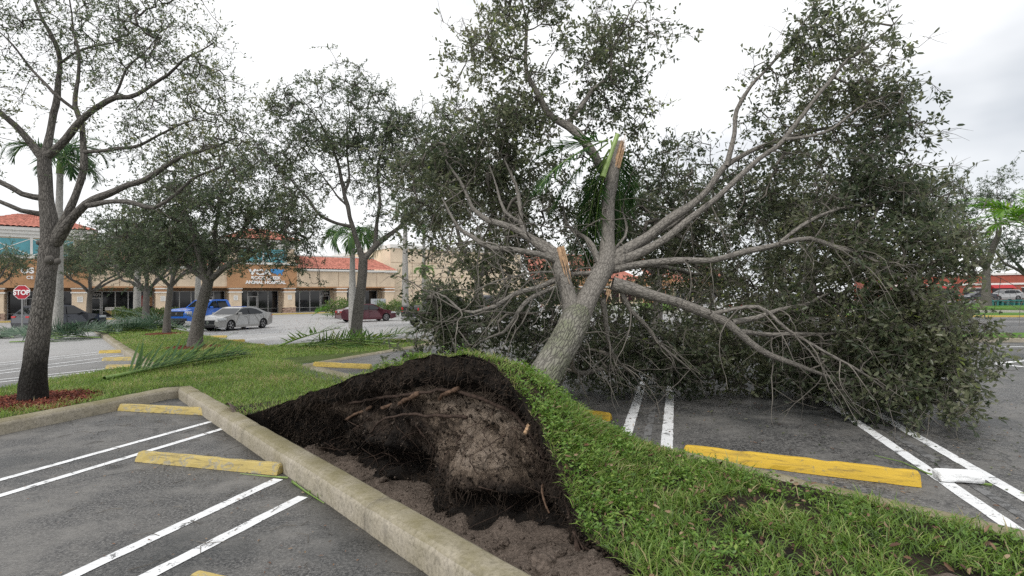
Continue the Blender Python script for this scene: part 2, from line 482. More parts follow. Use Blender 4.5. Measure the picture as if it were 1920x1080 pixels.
M['grass'] = leafmat('grass_blades', [(0.0, (0.045, 0.09, 0.016)), (0.45, (0.115, 0.20, 0.034)), (0.85, (0.22, 0.31, 0.065)), (1.0, (0.38, 0.32, 0.17))], 0.3, 0.5)
M['weed'] = leafmat('broadleaf_weed', [(0.0, (0.045, 0.10, 0.02)), (0.6, (0.13, 0.24, 0.04)), (1.0, (0.26, 0.35, 0.08))], 0.3, 0.45)
M['litter'] = leafmat('dead_leaf', [(0.0, (0.06, 0.03, 0.018)), (0.5, (0.16, 0.085, 0.05)), (1.0, (0.34, 0.25, 0.16))], 0.05, 0.7)
M['oakleaf_fallen'] = leafmat('fallen_oak_leaves', [(0.0, (0.040, 0.058, 0.032)), (0.4, (0.097, 0.118, 0.066)), (0.75, (0.172, 0.182, 0.108)), (0.95, (0.26, 0.26, 0.185)), (1.0, (0.20, 0.25, 0.07))], 0.45, 0.36)
M['oakleaf'] = leafmat('standing_oak_leaves', [(0.0, (0.042, 0.062, 0.038)), (0.5, (0.098, 0.128, 0.072)), (0.9, (0.16, 0.18, 0.09)), (1.0, (0.17, 0.165, 0.06))], 0.45, 0.42)
M['farleaf'] = leafmat('distant_tree_leaves', [(0.0, (0.03, 0.055, 0.03)), (0.5, (0.065, 0.10, 0.05)), (1.0, (0.12, 0.16, 0.075))], 0.25, 0.5)
M['hedgeleaf'] = leafmat('hedge_leaves', [(0.0, (0.025, 0.055, 0.015)), (0.5, (0.07, 0.13, 0.03)), (1.0, (0.20, 0.24, 0.06))], 0.25, 0.45)
M['palmleaf'] = leafmat('palm_leaflets', [(0.0, (0.016, 0.05, 0.016)), (0.5, (0.040, 0.10, 0.024)), (0.9, (0.11, 0.18, 0.035)), (1.0, (0.28, 0.27, 0.09))], 0.3, 0.6)
M['palmgrey'] = leafmat('wilted_palm_leaflets', [(0.0, (0.03, 0.065, 0.04)), (0.5, (0.085, 0.14, 0.092)), (0.9, (0.19, 0.25, 0.17)), (1.0, (0.32, 0.28, 0.13))], 0.2, 0.5)
M['palmbright'] = leafmat('bright_palm_leaflets', [(0.0, (0.05, 0.15, 0.02)), (0.6, (0.13, 0.28, 0.03)), (1.0, (0.28, 0.36, 0.05))], 0.35, 0.4)
M['rachis'] = flat('palm_stem', (0.15, 0.24, 0.055), 0.5, var=0.15, scale=5)
M['rachis_pale'] = flat('pale_green_palm_stem', (0.23, 0.33, 0.09), 0.5, var=0.12, scale=8)
M['palm_trunk'] = flat('palm_trunk', (0.33, 0.32, 0.30), 0.85, var=0.18, scale=14, spec=0.2, bmp=0.4)
M['bark_hero'] = barkmat('fallen_oak_bark', (0.035, 0.031, 0.027), (0.20, 0.19, 0.165), moss=(0.135, 0.16, 0.075), su=27, sv=8.5, bdist=0.014)
M['bark_limb'] = barkmat('fallen_oak_limb_bark', (0.045, 0.040, 0.036), (0.20, 0.185, 0.165), su=40, sv=13, bdist=0.006)
M['bark'] = barkmat('oak_bark', (0.022, 0.020, 0.018), (0.13, 0.12, 0.108), su=34, sv=10, bdist=0.01)
M['bark_wet'] = barkmat('oak_bark_stained', (0.022, 0.020, 0.018), (0.15, 0.138, 0.125), su=34, sv=10, bdist=0.014, stain=0.75)
M['bark_twig'] = flat('twig_bark', (0.15, 0.137, 0.12), 0.85, var=0.25, scale=3, spec=0.2)
M['bark_twig_dark'] = flat('dark_twig_bark', (0.095, 0.086, 0.075), 0.85, var=0.25, scale=3, spec=0.2)

# ================================================================== THE GROUND
def ground_sheet():
    ts = sorted(set([-1500, -600, -300, -150, -90, -60, -45, -35, -30] + list(np.arange(-26, -9.2, 1.0)) + [-9.2, -9.12, -8.9, -7, -5, -3, -1, 1, 3, 3.9, 4.05, 4.15, 6, 9, 14, 25, 60, 200, 600, 1500]))
    ns = sorted(set([-1500, -600, -200, -80, -40, -20, -10, -5, -2, 0, 1, 1.6, 2.0, 2.06, 2.1, 2.5, 3, 3.5, 4, 4.5, 4.8, 4.84, 4.88, 5.5, 7, 9, 12, 16, 25, 40, 80, 200, 600, 1500]))
    V = []
    for t in ts:
        for n in ns:
            z = zground(t, n)
            if -9.0 < t < 4.1 and 2.05 < n < 4.85: z = -0.75
            V.append(W(t, n, z))
    k = len(ns)
    F = [(i * k + j, (i + 1) * k + j, (i + 1) * k + j + 1, i * k + j + 1) for i in range(len(ts) - 1) for j in range(k - 1)]
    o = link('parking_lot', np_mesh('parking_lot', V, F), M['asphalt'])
    tag(o, 'dark worn asphalt of the parking lot', 'asphalt', kind='structure')
ground_sheet()

# ------------------------------------------------------------------ kerbs
def kerb(path, h=0.22, w=0.28, z0=None, joints=3.0, label='', mat='kerb', wob=0.006, seedv=0.0):
    """path: world xy points of the centre line; split into cast lengths at the joints"""
    path = [np.asarray(p, float)[:2] for p in path]
    pts = [path[0]]
    for a, b in zip(path[:-1], path[1:]):
        k = max(1, int(np.linalg.norm(b - a) / 0.16))
        pts += [a + (b - a) * (i / k) for i in range(1, k + 1)]
    pts = np.array(pts)
    T = np.gradient(pts, axis=0); T /= np.linalg.norm(T, axis=1, keepdims=True)
    Nn = np.stack([T[:, 1], -T[:, 0]], 1)
    prof = [(-w / 2, -0.35), (-w / 2, h - 0.075), (-w / 2 + 0.018, h - 0.03), (-w / 2 + 0.055, h - 0.006), (-w / 2 + 0.1, h), (w / 2 - 0.05, h), (w / 2 - 0.014, h - 0.02), (w / 2, h - 0.06), (w / 2, -0.35)]
    S = np.concatenate([[0], np.cumsum(np.linalg.norm(np.diff(pts, axis=0), axis=1))])
    cuts = np.arange(0, S[-1] + joints, joints)
    for c0, c1 in zip(cuts[:-1], cuts[1:]):
        idx = [i for i in range(len(pts)) if c0 - 1e-6 <= S[i] <= c1 + 0.15]
        if len(idx) < 2: continue
        V, F = [], []
        for ii, i in enumerate(idx):
            zz = z0 if z0 is not None else zg_xy(*pts[i])
            sh = 0.008 if ii in (0, len(idx) - 1) else 0.0
            pp = pts[i] + (T[i] * 0.004 if ii == 0 else (-T[i] * 0.004 if ii == len(idx) - 1 else 0))
            for (o, z) in prof:
                q = Vector((pp[0] * 2.3 + o * 7, pp[1] * 2.3, z * 6 + seedv))
                e = wob * mnoise.noise(q) + wob * 0.6 * mnoise.noise(q * 4.1)
                o2 = o * (1 - sh * 3) + e
                V.append((pp[0] + Nn[i][0] * o2, pp[1] + Nn[i][1] * o2, zz + z + e * 0.8 - (sh if z > 0 else 0)))
        k = len(prof)
        for a in range(len(idx) - 1):
            for b in range(k - 1):
                F.append((a * k + b, a * k + b + 1, (a + 1) * k + b + 1, (a + 1) * k + b))
        F.append(tuple(range(k))); F.append(tuple((len(idx) - 1) * k + j for j in range(k))[::-1])
        me = bpy.data.meshes.new('kerb'); me.from_pydata(V, [], F)
        bm = bmesh.new(); bm.from_mesh(me); bmesh.ops.recalc_face_normals(bm, faces=bm.faces[:]); bm.to_mesh(me); bm.free()
        me.polygons.foreach_set('use_smooth', np.ones(len(me.polygons), bool))
        o = link('kerb', me, M[mat])
        tag(o, label, 'kerb', group=label, kind='structure')
def arc(c, r, a0, a1, k=8):
    return [np.array([c[0] + r * math.cos(a0 + (a1 - a0) * i / k), c[1] + r * math.sin(a0 + (a1 - a0) * i / k)]) for i in range(k + 1)]
XY = lambda t, n: W(t, n)[:2]
C1 = XY(-12.15, 2.06)
# long mossy kerb beside the torn hole, its corner, and the kerb that runs off to the lower left
kerb([XY(3.2, 2.06), XY(-11.75, 2.06), XY(-12.0, 2.07)], 0.215, 0.26, 0.0, 3.55, 'mossy concrete kerb along the torn root hole')
kA = C1 - E1 * 0.0
kerb([XY(-12.02, 2.02), C1 - E1 * 0.35 + np.array([-0.06, 0.04]), C1 - E1 * 1.5, C1 - E1 * 3.0, C1 - E1 * 7.0], 0.2, 0.24, 0.0, 3.2, 'stained concrete kerb in front of the red mulch bed', seedv=5)
# right-hand kerb of the island, nearly flush with the higher lot
kerb([XY(4.0, 4.86), XY(-12.6, 4.86)], 0.075, 0.2, ZR, 2.9, 'low concrete kerb between the grass island and yellow wheel stop', seedv=9)
kerb([XY(-12.6, 4.86), XY(-13.5, 4.95), XY(-13.9, 5.5), XY(-15.1, 7.8), XY(-16.0, 9.6), XY(-16.9, 10.9), XY(-18.4, 11.3), XY(-19.6, 10.6)], 0.2, 0.24, 0.03, 4.0, 'rounded concrete kerb around the far grass island tip', seedv=2)
kerb([XY(-15.6, 2.15), XY(-27.5, 2.3), XY(-48, 2.6)], 0.2, 0.26, 0.0, 4.0, 'pale concrete kerb along the grass median by the palm debris', seedv=12)

# ------------------------------------------------------------------ lawns
LAWN = [(-8.5, 2.15), (-11.9, 2.15), (-12.35, 1.95), (-10.6, -0.65), (-8.0, -4.6), (-10.3, -5.4), (-14.7, -0.75), (-17.0, 1.55), (-15.7, 2.2), (-27.5, 2.4), (-48, 2.7), (-48, 6.0), (-24, 5.9), (-20.6, 6.2), (-20.9, 8.5),
        (-19.7, 10.5), (-18.4, 11.2), (-16.95, 10.8), (-16.1, 9.55), (-15.2, 7.75), (-14.0, 5.45), (-13.5, 4.85), (-8.5, 4.78)]
def fill_poly(name, poly, z, mat, **kw):
    bm = bmesh.new()
    vs = [bm.verts.new(W(t, n, z)) for t, n in poly]
    es = [bm.edges.new((vs[i], vs[(i + 1) % len(vs)])) for i in range(len(vs))]
    bmesh.ops.triangle_fill(bm, edges=es, use_beauty=True)
    bmesh.ops.subdivide_edges(bm, edges=bm.edges[:], cuts=3, use_grid_fill=True)
    for v in bm.verts:
        v.co.z += 0.012 * mnoise.noise(v.co * 0.7)
    bmesh.ops.recalc_face_normals(bm, faces=bm.faces[:])
    if sum(f.normal.z for f in bm.faces) < 0: bmesh.ops.reverse_faces(bm, faces=bm.faces[:])
    me = bpy.data.meshes.new(name); bm.to_mesh(me); bm.free()
    return tag(link(name, me, mat), **kw)
fill_poly('lawn', LAWN, 0.175, M['lawn_soil'], label='grass median lawn around the standing oaks', cat='lawn', kind='structure')
def inside(poly, t, n):
    """vectorised point in polygon"""
    t = np.asarray(t); n = np.asarray(n); r = np.zeros(t.shape, bool)
    for (a, b), (c, d) in zip(poly, poly[1:] + poly[:1]):
        cond = ((b > n) != (d > n)) & (t < (c - a) * (n - b) / (d - b + 1e-12) + a)
        r ^= cond
    return r

# ------------------------------------------------------------------ the lifted sod: rim of the root plate
RIM_PX = [(462, 780, 2.25), (510, 763, 2.4), (560, 745, 2.5), (650, 712, 2.62), (740, 685, 2.78), (800, 668, 2.88), (850, 663, 2.97), (900, 668, 3.06), (948, 698, 3.16), (985, 750, 3.2),
          (1010, 800, 3.16), (1040, 860, 3.06), (1065, 930, 2.97), (1092, 1000, 2.88), (1125, 1056, 2.8), (1165, 1092, 2.74), (1210, 1130, 2.7)]
_rim = []
for (x, y, n0) in RIM_PX:
    d = ray(x, y); k = n0 / float(d[:2] @ ND)
    _rim.append(cC + d * k)
_rt = np.array([TN(p)[0] for p in _rim]); _rn = np.array([TN(p)[1] for p in _rim]); _rz = np.array([p[2] for p in _rim])
_rt = np.concatenate([[-9.3, -8.95], _rt, [_rt[-1] + 0.35, 5]])
_rn = np.concatenate([[2.2, 2.2], _rn, [2.2, 2.2]])
_rz = np.concatenate([[0.19, 0.19], _rz, [0.21, 0.22]])
_tg = np.arange(-9.3, 4.01, 0.05)
def _smooth(a, k=5):
    p = np.pad(a, k, mode='edge')
    return np.convolve(p, np.ones(2 * k + 1) / (2 * k + 1), mode='same')[k:-k]
_ng = _smooth(np.interp(_tg, _rt, _rn), 4); _zg = _smooth(np.interp(_tg, _rt, _rz), 4)
_lf = np.clip((_zg - 0.3) / 0.4, 0, 1)
_rag = np.array([mnoise.noise(Vector((t * 4.5, 3.3, 0))) * 0.06 + mnoise.noise(Vector((t * 13, 7.1, 0))) * 0.035 for t in _tg])
_rag2 = np.array([mnoise.noise(Vector((t * 5.5, 9.3, 0))) * 0.035 + mnoise.noise(Vector((t * 15, 1.1, 0))) * 0.02 for t in _tg])
_ng = _ng + _rag * _lf; _zg = np.maximum(_zg + _rag2 * _lf, 0.17)     # torn, uneven edge
RN = lambda t: float(np.interp(t, _tg, _ng))
RZ = lambda t: float(np.interp(t, _tg, _zg))
N_H, Z_H = 4.8, ZR + 0.055
def sod(t, s):
    n = RN(t) + s * (N_H - RN(t))
    zr = RZ(t)
    lift = max(0.0, zr - 0.2)
    z = Z_H + (zr - Z_H) * (1 - s ** 1.3) + 0.05 * lift * math.sin(math.pi * min(1, s * 1.2)) * (1 - s)
    e = 0.05 * mnoise.noise(Vector((t * 1.3, n * 1.3, 3))) + 0.03 * mnoise.noise(Vector((t * 4, n * 4, 1)))
    z += e * min(1, 4 * s * (1 - s) + 0.25) * (0.6 + 0.8 * min(1, lift))
    return np.array([*(TD * t + ND * n), z])
ts = np.arange(-9.2, 4.0, 0.06); SS = np.linspace(0, 1, 34)
V = [sod(t, s) for t in ts for s in SS]
k = len(SS)
F = [(i * k + j, (i + 1) * k + j, (i + 1) * k + j + 1, i * k + j + 1) for i in range(len(ts) - 1) for j in range(k - 1)]
island = link('island_turf', np_mesh('island_turf', V, F, smooth=True), M['sod_soil'])
tag(island, 'grass island turf lifted into a ridge by the roots', 'turf', kind='structure')

# ------------------------------------------------------------------ grass builders
def blades(P0, Nn, length, width, lean, tint, rng, name, mat, parent=None, label=None, cat=None):
    m = len(P0)
    a = rng.uniform(0, 2 * math.pi, m)
    H = np.stack([np.cos(a), np.sin(a), np.zeros(m)], 1)
    up = Nn / np.linalg.norm(Nn, axis=1, keepdims=True)
    D = up + H * lean[:, None]; D /= np.linalg.norm(D, axis=1, keepdims=True)
    S = np.cross(D, up + 0.3 * rng.normal(size=(m, 3))); S /= (np.linalg.norm(S, axis=1, keepdims=True) + 1e-9)
    mid = P0 + D * (length * 0.55)[:, None]
    D2 = D + H * (lean * 0.9)[:, None] - np.array([0, 0, 0.35]) * (lean[:, None]); D2 /= np.linalg.norm(D2, axis=1, keepdims=True)
    tip = mid + D2 * (length * 0.5)[:, None]
    w = (width / 2)[:, None]
    V = np.stack([P0 - S * w * 0.7, P0 + S * w * 0.7, mid + S * w, mid - S * w, tip + S * w * 0.12, tip - S * w * 0.12], 1).reshape(-1, 3)
    b = np.arange(m)[:, None] * 6
    F = np.concatenate([b + np.array([[0, 1, 2, 3]]), b + np.array([[3, 2, 4, 5]])], 1).reshape(-1, 4)
    o = link(name, np_mesh(name, V, F, tint=np.repeat(tint, 2)), mat, parent)
    return o
def leaf_arrays(C, D, Nn, length, width, fold=0.25, shape=4):
    """C leaf base, D direction, Nn rough normal"""
    D = D / (np.linalg.norm(D, axis=1, keepdims=True) + 1e-9)
    S = np.cross(D, Nn); S /= (np.linalg.norm(S, axis=1, keepdims=True) + 1e-9)
    U = np.cross(S, D)
    L = length[:, None]; w = width[:, None] / 2
    m = len(C); b = np.arange(m)[:, None]
    if shape == 4:
        mid = C + D * L * 0.5 + U * w * fold
        V = np.stack([C, mid + S * w, C + D * L, mid - S * w], 1).reshape(-1, 3)
        return V, (b * 4 + np.array([[0, 1, 2, 3]])), 1
    up = U * w * fold
    V = np.stack([C, C + D * L * 0.3 + S * w * 0.85 + up, C + D * L * 0.72 + S * w * 0.8 + up, C + D * L, C + D * L * 0.72 - S * w * 0.8 + up, C + D * L * 0.3 - S * w * 0.85 + up], 1).reshape(-1, 3)
    F = np.concatenate([b * 6 + np.array([[0, 1, 2, 3]]), b * 6 + np.array([[0, 3, 4, 5]])], 1).reshape(-1, 4)
    return V, F, 2
rng = np.random.default_rng(11)
_SG = np.array(V).reshape(len(ts), len(SS), 3); _ts = ts.copy()
_gt = np.gradient(_SG, axis=0); _gs = np.gradient(_SG, axis=1)
_SN = np.cross(_gt, _gs); _SN *= np.sign(_SN[..., 2:3] + 1e-12); _SN /= np.linalg.norm(_SN, axis=2, keepdims=True)
def sod_points(m, tlo, thi, slo, shi):
    """random points and normals on the turf surface (bilinear)"""
    t = rng.uniform(tlo, thi, m); s = rng.uniform(slo, shi, m)
    fi = np.clip((t - _ts[0]) / (_ts[1] - _ts[0]), 0, len(_ts) - 1.001); fj = np.clip(s * (len(SS) - 1), 0, len(SS) - 1.001)
    i = fi.astype(int); j = fj.astype(int); u = (fi - i)[:, None]; v = (fj - j)[:, None]
    bl = lambda A: A[i, j] * (1 - u) * (1 - v) + A[i + 1, j] * u * (1 - v) + A[i, j + 1] * (1 - u) * v + A[i + 1, j + 1] * u * v
    return t, s, bl(_SG), bl(_SN)
def patchy(Pp, sc, off=0.0):
    return np.array([mnoise.noise(Vector((p[0] * sc + off, p[1] * sc, p[2] * sc))) for p in Pp])
# near lawn of the island: coarse bladed grass with bare spots
t, s, Pp, Nv = sod_points(38000, -3.4, 2.2, 0.0, 0.985)
pz = patchy(Pp, 2.6) + 0.5 * patchy(Pp, 7, 4)
keep = (pz > -0.12) | (rng.random(len(t)) < 0.16)
Pp, Nv, pz = Pp[keep], Nv[keep], pz[keep]
m = len(Pp)
up = Nv * 0.5 + np.array([0, 0, 0.5])
o = blades(Pp, up, rng.uniform(0.045, 0.13, m) * (1 + 0.6 * pz), rng.uniform(0.004, 0.009, m), rng.uniform(0.3, 1.5, m), np.clip(0.42 + 0.35 * pz + rng.normal(0, 0.2, m) + (rng.random(m) < 0.07) * 0.5, 0, 1), rng, 'grass', M['grass'])
tag(o, 'coarse green grass covering the near island', 'grass', kind='stuff')
# ridge: short turf and creeping broad-leaved weeds
t, s, Pp, Nv = sod_points(34000, -7.6, -2.6, 0.0, 0.985)
pz = patchy(Pp, 3.1, 2) + 0.5 * patchy(Pp, 8, 6)
keep = (pz > -0.22) | (rng.random(len(t)) < 0.2)
Pp, Nv, pz = Pp[keep], Nv[keep], pz[keep]
m = len(Pp)
o = blades(Pp, Nv * 0.6 + np.array([0, 0, 0.5]), rng.uniform(0.03, 0.09, m) * (1.1 + 0.8 * np.clip(pz, -0.6, 0.8)), rng.uniform(0.004, 0.008, m), rng.uniform(0.3, 1.4, m), np.clip(rng.normal(0.66, 0.2, m) + (rng.random(m) < 0.08) * 0.4, 0, 1), rng, 'grass', M['grass'])
tag(o, 'short bright turf on the lifted ridge', 'grass', kind='stuff')
def weeds(m, tlo, thi, slo, shi, thr, label):
    t, s, Pp, Nv = sod_points(m, tlo, thi, slo, shi)
    pz = patchy(Pp, 2.2, 9)
    kk = pz + rng.normal(0, 0.12, m) > thr
    Pp, Nv, pz = Pp[kk], Nv[kk], pz[kk]
    per = 7
    C = np.repeat(Pp, per, 0); N2 = np.repeat(Nv, per, 0); q = len(C)
    C = C + N2 * rng.uniform(0.012, 0.07, q)[:, None] + rng.normal(0, 0.022, (q, 3))
    D = rng.normal(size=(q, 3)); D[:, 2] *= 0.35; D += N2 * 0.25
    V, F, r = leaf_arrays(C, D, N2 + rng.normal(0, 0.35, (q, 3)), rng.uniform(0.022, 0.05, q), rng.uniform(0.013, 0.024, q), 0.3, 4)
    o = link('weeds', np_mesh('weeds', V, F, tint=np.clip(rng.normal(0.5, 0.2, q) + 0.25 * np.repeat(pz, per), 0, 1)), M['weed'])
    tag(o, label, 'weeds', kind='stuff')
weeds(2500, -5.6, -2.3, 0.0, 0.97, -0.05, 'creeping broad leaved weeds on the lifted turf ridge')
weeds(1500, -2.3, 1.5, 0.02, 0.97, 0.05, 'scattered broad leaved weeds in the near grass')
# dead leaves on the island
t, s, Pp, Nv = sod_points(900, -3.4, 2.0, 0.0, 0.97)
m = len(Pp); D = rng.normal(size=(m, 3)); D[:, 2] *= 0.4
V, F, r = leaf_arrays(Pp + Nv * rng.uniform(0.01, 0.07, m)[:, None], D, Nv + rng.normal(0, 0.5, (m, 3)), rng.uniform(0.03, 0.075, m), rng.uniform(0.015, 0.03, m), 0.5, 6)
tag(link('dead_leaves', np_mesh('dead_leaves', V, F, tint=np.repeat(rng.random(m), 2)), M['litter']), 'dry brown leaves lying in the island grass', 'leaves', kind='stuff')
# median lawn
def lawn_grass(m, box, lmin, lmax, wd, label, dens_clear=()):
    t = rng.uniform(box[0], box[1], m); n = rng.uniform(box[2], box[3], m)
    k = inside(LAWN, t, n)
    for (ct, cn, cr) in dens_clear:
        k &= ((t - ct) ** 2 + (n - cn) ** 2 > (cr * (1 + 0.15 * np.sin(9 * np.arctan2(n - cn, t - ct)))) ** 2) | (rng.random(m) < 0.04)
    t, n = t[k], n[k]; q = len(t)
    xy = t[:, None] * TD + n[:, None] * ND
    Pp = np.concatenate([xy, np.full((q, 1), 0.17)], 1)
    pz = patchy(Pp, 1.1, 3)
    o = blades(Pp, np.tile([0, 0, 1.0], (q, 1)), rng.uniform(lmin, lmax, q) * (1 + 0.4 * pz), rng.uniform(wd * 0.6, wd, q), rng.uniform(0.2, 1.1, q), np.clip(0.7 + 0.3 * pz + rng.normal(0, 0.16, q), 0, 1), rng, 'grass', M['grass'])
    tag(o, label, 'grass', kind='stuff')
CLR = [(-12.35, -0.1, 0.85), (-22.2, 4.13, 0.9), (-32.7, 4.6, 0.9)]
lawn_grass(60000, (-15.8, -8.4, -5.4, 5.0), 0.05, 0.12, 0.010, 'mown grass between the corner kerb and torn turf', CLR)
lawn_grass(52000, (-26, -15.8, -1, 11.5), 0.05, 0.11, 0.016, 'mown grass around the middle oaks', CLR)
lawn_grass(14000, (-48, -26, 2, 6.5), 0.05, 0.11, 0.028, 'mown grass of the far median', CLR)

# ================================================================== THE FALLEN OAK: root plate
fallen = empty('fallen_oak', W(-4.3, 4.0, 0.3))
tag(fallen, 'huge uprooted oak lying across the lot with its root plate lifted', 'tree')
bpy.context.view_layer.update()
def keep_parent(o, par):
    o.parent = par
    o.matrix_parent_inverse = Matrix.Translation(par.location).inverted()
    return o
BOT_PX = [(462, 790), (520, 806), (580, 826), (640, 852), (700, 888), (765, 945), (820, 985), (890, 1005), (950, 985), (1030, 1012), (1110, 1062), (1165, 1098), (1215, 1140)]
_bt, _bn = zip(*[TN(G(x, y, -0.2)) for x, y in BOT_PX])
_bt, _bn = np.array(_bt), np.array(_bn)
_o = np.argsort(_bt); _bt, _bn = _bt[_o], _bn[_o]
T0, T1 = -8.75, -1.75
def face_pt(t, v, disp=True):
    nr, zr = RN(t), RZ(t)
    nb = min(float(np.interp(t, _bt, _bn)), nr + 0.35); zb = -0.42
    lift = sstep(0.25, 0.8, zr)
    n = nr + (nb - nr) * min(1.0, v / 0.84)
    z = zr + (zb - zr) * v
    lip = sstep(0.12, 0.2, v)
    belly = math.sin(math.pi * min(1, max(0, (v - 0.15) / 0.85)))
    n += lift * (0.13 * lip + 0.10 * belly * (1 - 0.6 * v))
    if disp:
        p = Vector((t * 1.25, z * 0.85, n * 0.6))
        e = 0.24 * mnoise.fractal(p * 1.5, 1.0, 2.0, 3) + 0.12 * mnoise.ridged_multi_fractal(p * 4.0, 1.0, 2.1, 4, 1.0, 2.0) * 0.55
        e += 0.05 * mnoise.noise(p * 13) + 0.028 * mnoise.noise(p * 29)
        # overhanging black clods low down
        e -= 0.26 * max(0, mnoise.noise(Vector((t * 1.5 + 4, v * 1.2, 2)))) * sstep(0.4, 0.72, v) * (1 - 0.8 * sstep(0.82, 0.95, v)) * 1.8
        e += 0.42 * math.exp(-((t + 5.7) / 0.75) ** 2 - ((v - 0.72) / 0.12) ** 2) + 0.4 * math.exp(-((t + 3.75) / 0.5) ** 2 - ((v - 0.80) / 0.07) ** 2)   # hollows
        amp = lift * (0.25 + 0.75 * sstep(0.05, 0.25, v)) * (1 - 0.4 * sstep(0.9, 1, v))
        n += e * amp
        z += 0.04 * mnoise.noise(p * 9 + Vector((7, 0, 0))) * amp - (0.10 * lift * mnoise.noise(Vector((t * 2.2, 8, 0))) * sstep(0.3, 0.9, v))
    return np.array([*(TD * t + ND * n), z])
VS = lambda t: float(np.interp(t, [-8.5, -6, -4.6, -3.8, -3.2, -2.6, -2.2], [0.15, 0.15, 0.18, 0.26, 0.42, 0.62, 0.85]))   # depth of the black topsoil
def face_grid(u0, u1, kt, kv):
    tt = np.linspace(T0, T1, kt); uu = np.linspace(u0, u1, kv)
    V = [face_pt(t, (VS(t) * u if u <= 1 else VS(t) + (1 - VS(t)) * (u - 1))) for t in tt for u in uu]
    F = [(i * kv + j, i * kv + j + 1, (i + 1) * kv + j + 1, (i + 1) * kv + j) for i in range(kt - 1) for j in range(kv - 1)]
    return V, F
V, F = face_grid(1.0, 2.0, 300, 100)
TAN = [(-3.9, .75, .7, .3, 1.0), (-5.0, .85, .9, .2, .75), (-6.4, .45, .8, .16, .6), (-3.9, .3, .5, .22, .95), (-4.6, .35, .45, .22, .55), (-3.1, .45, .4, .28, .6)]
_Va = np.array(V); _tt = _Va[:, 0] * TD[0] + _Va[:, 1] * TD[1]
_tan = sum(w_ * np.exp(-((_tt - a_) / b_) ** 2 - ((_Va[:, 2] - z_) / c_) ** 2) for a_, z_, b_, c_, w_ in TAN)
keep_parent(link('root_plate_soil', np_mesh('root_plate_soil', V, F, smooth=True, tint=np.clip(_tan, 0, 1.1)[np.array(F)].mean(1)), M['pit_face']), fallen)
V, F = face_grid(0.0, 1.0, 300, 30)
keep_parent(link('turf_edge', np_mesh('turf_edge', V, F, smooth=True), M['black_soil']), fallen)
# near cheek of the plate: broad band of black soil facing the camera
# sandy floor of the hole
ts = np.linspace(-9.0, -0.6, 150); nn = np.linspace(2.08, 3.75, 46)
def floor_z(t, n):
    z = -0.24 + 0.05 * mnoise.fractal(Vector((t * 2, n * 2, 5)), 1, 2, 4) + 0.02 * mnoise.noise(Vector((t * 9, n * 9, 0)))
    z += 0.06 * max(0, mnoise.noise(Vector((t * 4, n * 4, 9)))) * 2 + 0.34 * math.exp(-((t + 2.15) / 0.75) ** 2 - ((n - 2.85) / 0.5) ** 2) + 0.14 * math.exp(-((t + 4.5) / 0.5) ** 2 - ((n - 2.35) / 0.22) ** 2)
    z += 0.22 * sstep(2.35, 2.1, n) if n < 2.35 else 0
    return z + 0.3 * sstep(-8.0, -8.9, t) + 0.45 * sstep(-1.5, -0.7, t)
V = [W(t, n, floor_z(t, n)) for t in ts for n in nn]
k = len(nn)
F = [(i * k + j, (i + 1) * k + j, (i + 1) * k + j + 1, i * k + j + 1) for i in range(len(ts) - 1) for j in range(k - 1)]
tag(link('root_hole_floor', np_mesh('root_hole_floor', V, F, smooth=True), M['pit_sand']), 'sandy floor of the hole torn open beside the kerb', 'ground', kind='structure')
# loose clods on the floor and against the kerb
rr = random.Random(5)
def clod(r, seed):
    bm = bmesh.new(); bmesh.ops.create_icosphere(bm, subdivisions=2, radius=r)
    for v in bm.verts:
        d = 1 + 0.45 * mnoise.noise(v.co / r * 1.1 + Vector((seed * 3.1, 0, 0))) + 0.2 * mnoise.noise(v.co / r * 3 + Vector((seed, 2, 0)))
        v.co *= d; v.co.z *= 0.75
    me = bpy.data.meshes.new('soil_clod'); bm.to_mesh(me); bm.free()
    return me
clods = [clod(0.05, i) for i in range(5)]
for c in clods: c.materials.append(M['pit_sand'])
for i in range(46):
    t = rr.choice([rr.gauss(-4.5, 0.55), rr.gauss(-2.3, 0.6), rr.uniform(-7.5, -1.5)]); n = rr.uniform(2.25, 2.9)
    if not -8 < t < -1.2: continue
    o = link('soil_clod', clods[i % 5])
    s = rr.choice([0.35, 0.5, 0.7, 0.9, 1.9 if i < 6 else 0.6])
    o.location = W(t, n, floor_z(t, n) + 0.015 * s); o.scale = (s, s, s); o.rotation_euler = (rr.random() * 0.5, rr.random() * 0.5, rr.random() * 6)
    tag(o, 'loose clod of grey sand on the floor of the root hole', 'clod', 'loose sand clods in the root hole')
q = 5000
tt = rng.uniform(-7.8, -1.3, q); nn_ = rng.uniform(2.2, 3.2, q); sz = 0.004 + 0.022 * rng.random(q) ** 4
C = np.array([W(a, b, floor_z(a, b)) for a, b in zip(tt, nn_)])
oct_ = np.array([[1, 0, 0], [-1, 0, 0], [0, 1, 0], [0, -1, 0], [0, 0, 1], [0, 0, -1]], float)
fc = np.array([[0, 2, 4], [2, 1, 4], [1, 3, 4], [3, 0, 4], [2, 0, 5], [1, 2, 5], [3, 1, 5], [0, 3, 5]])
V = (C[:, None, :] + oct_[None] * (sz[:, None] * rng.uniform(0.5, 1.3, (q, 6)))[:, :, None]).reshape(-1, 3)
tag(link('loose_soil', np_mesh('loose_soil', V, (np.arange(q)[:, None, None] * 6 + fc[None]).reshape(-1, 3)), M['pit_sand']), 'crumbled sand scattered over the floor of the root hole', 'soil', kind='stuff')
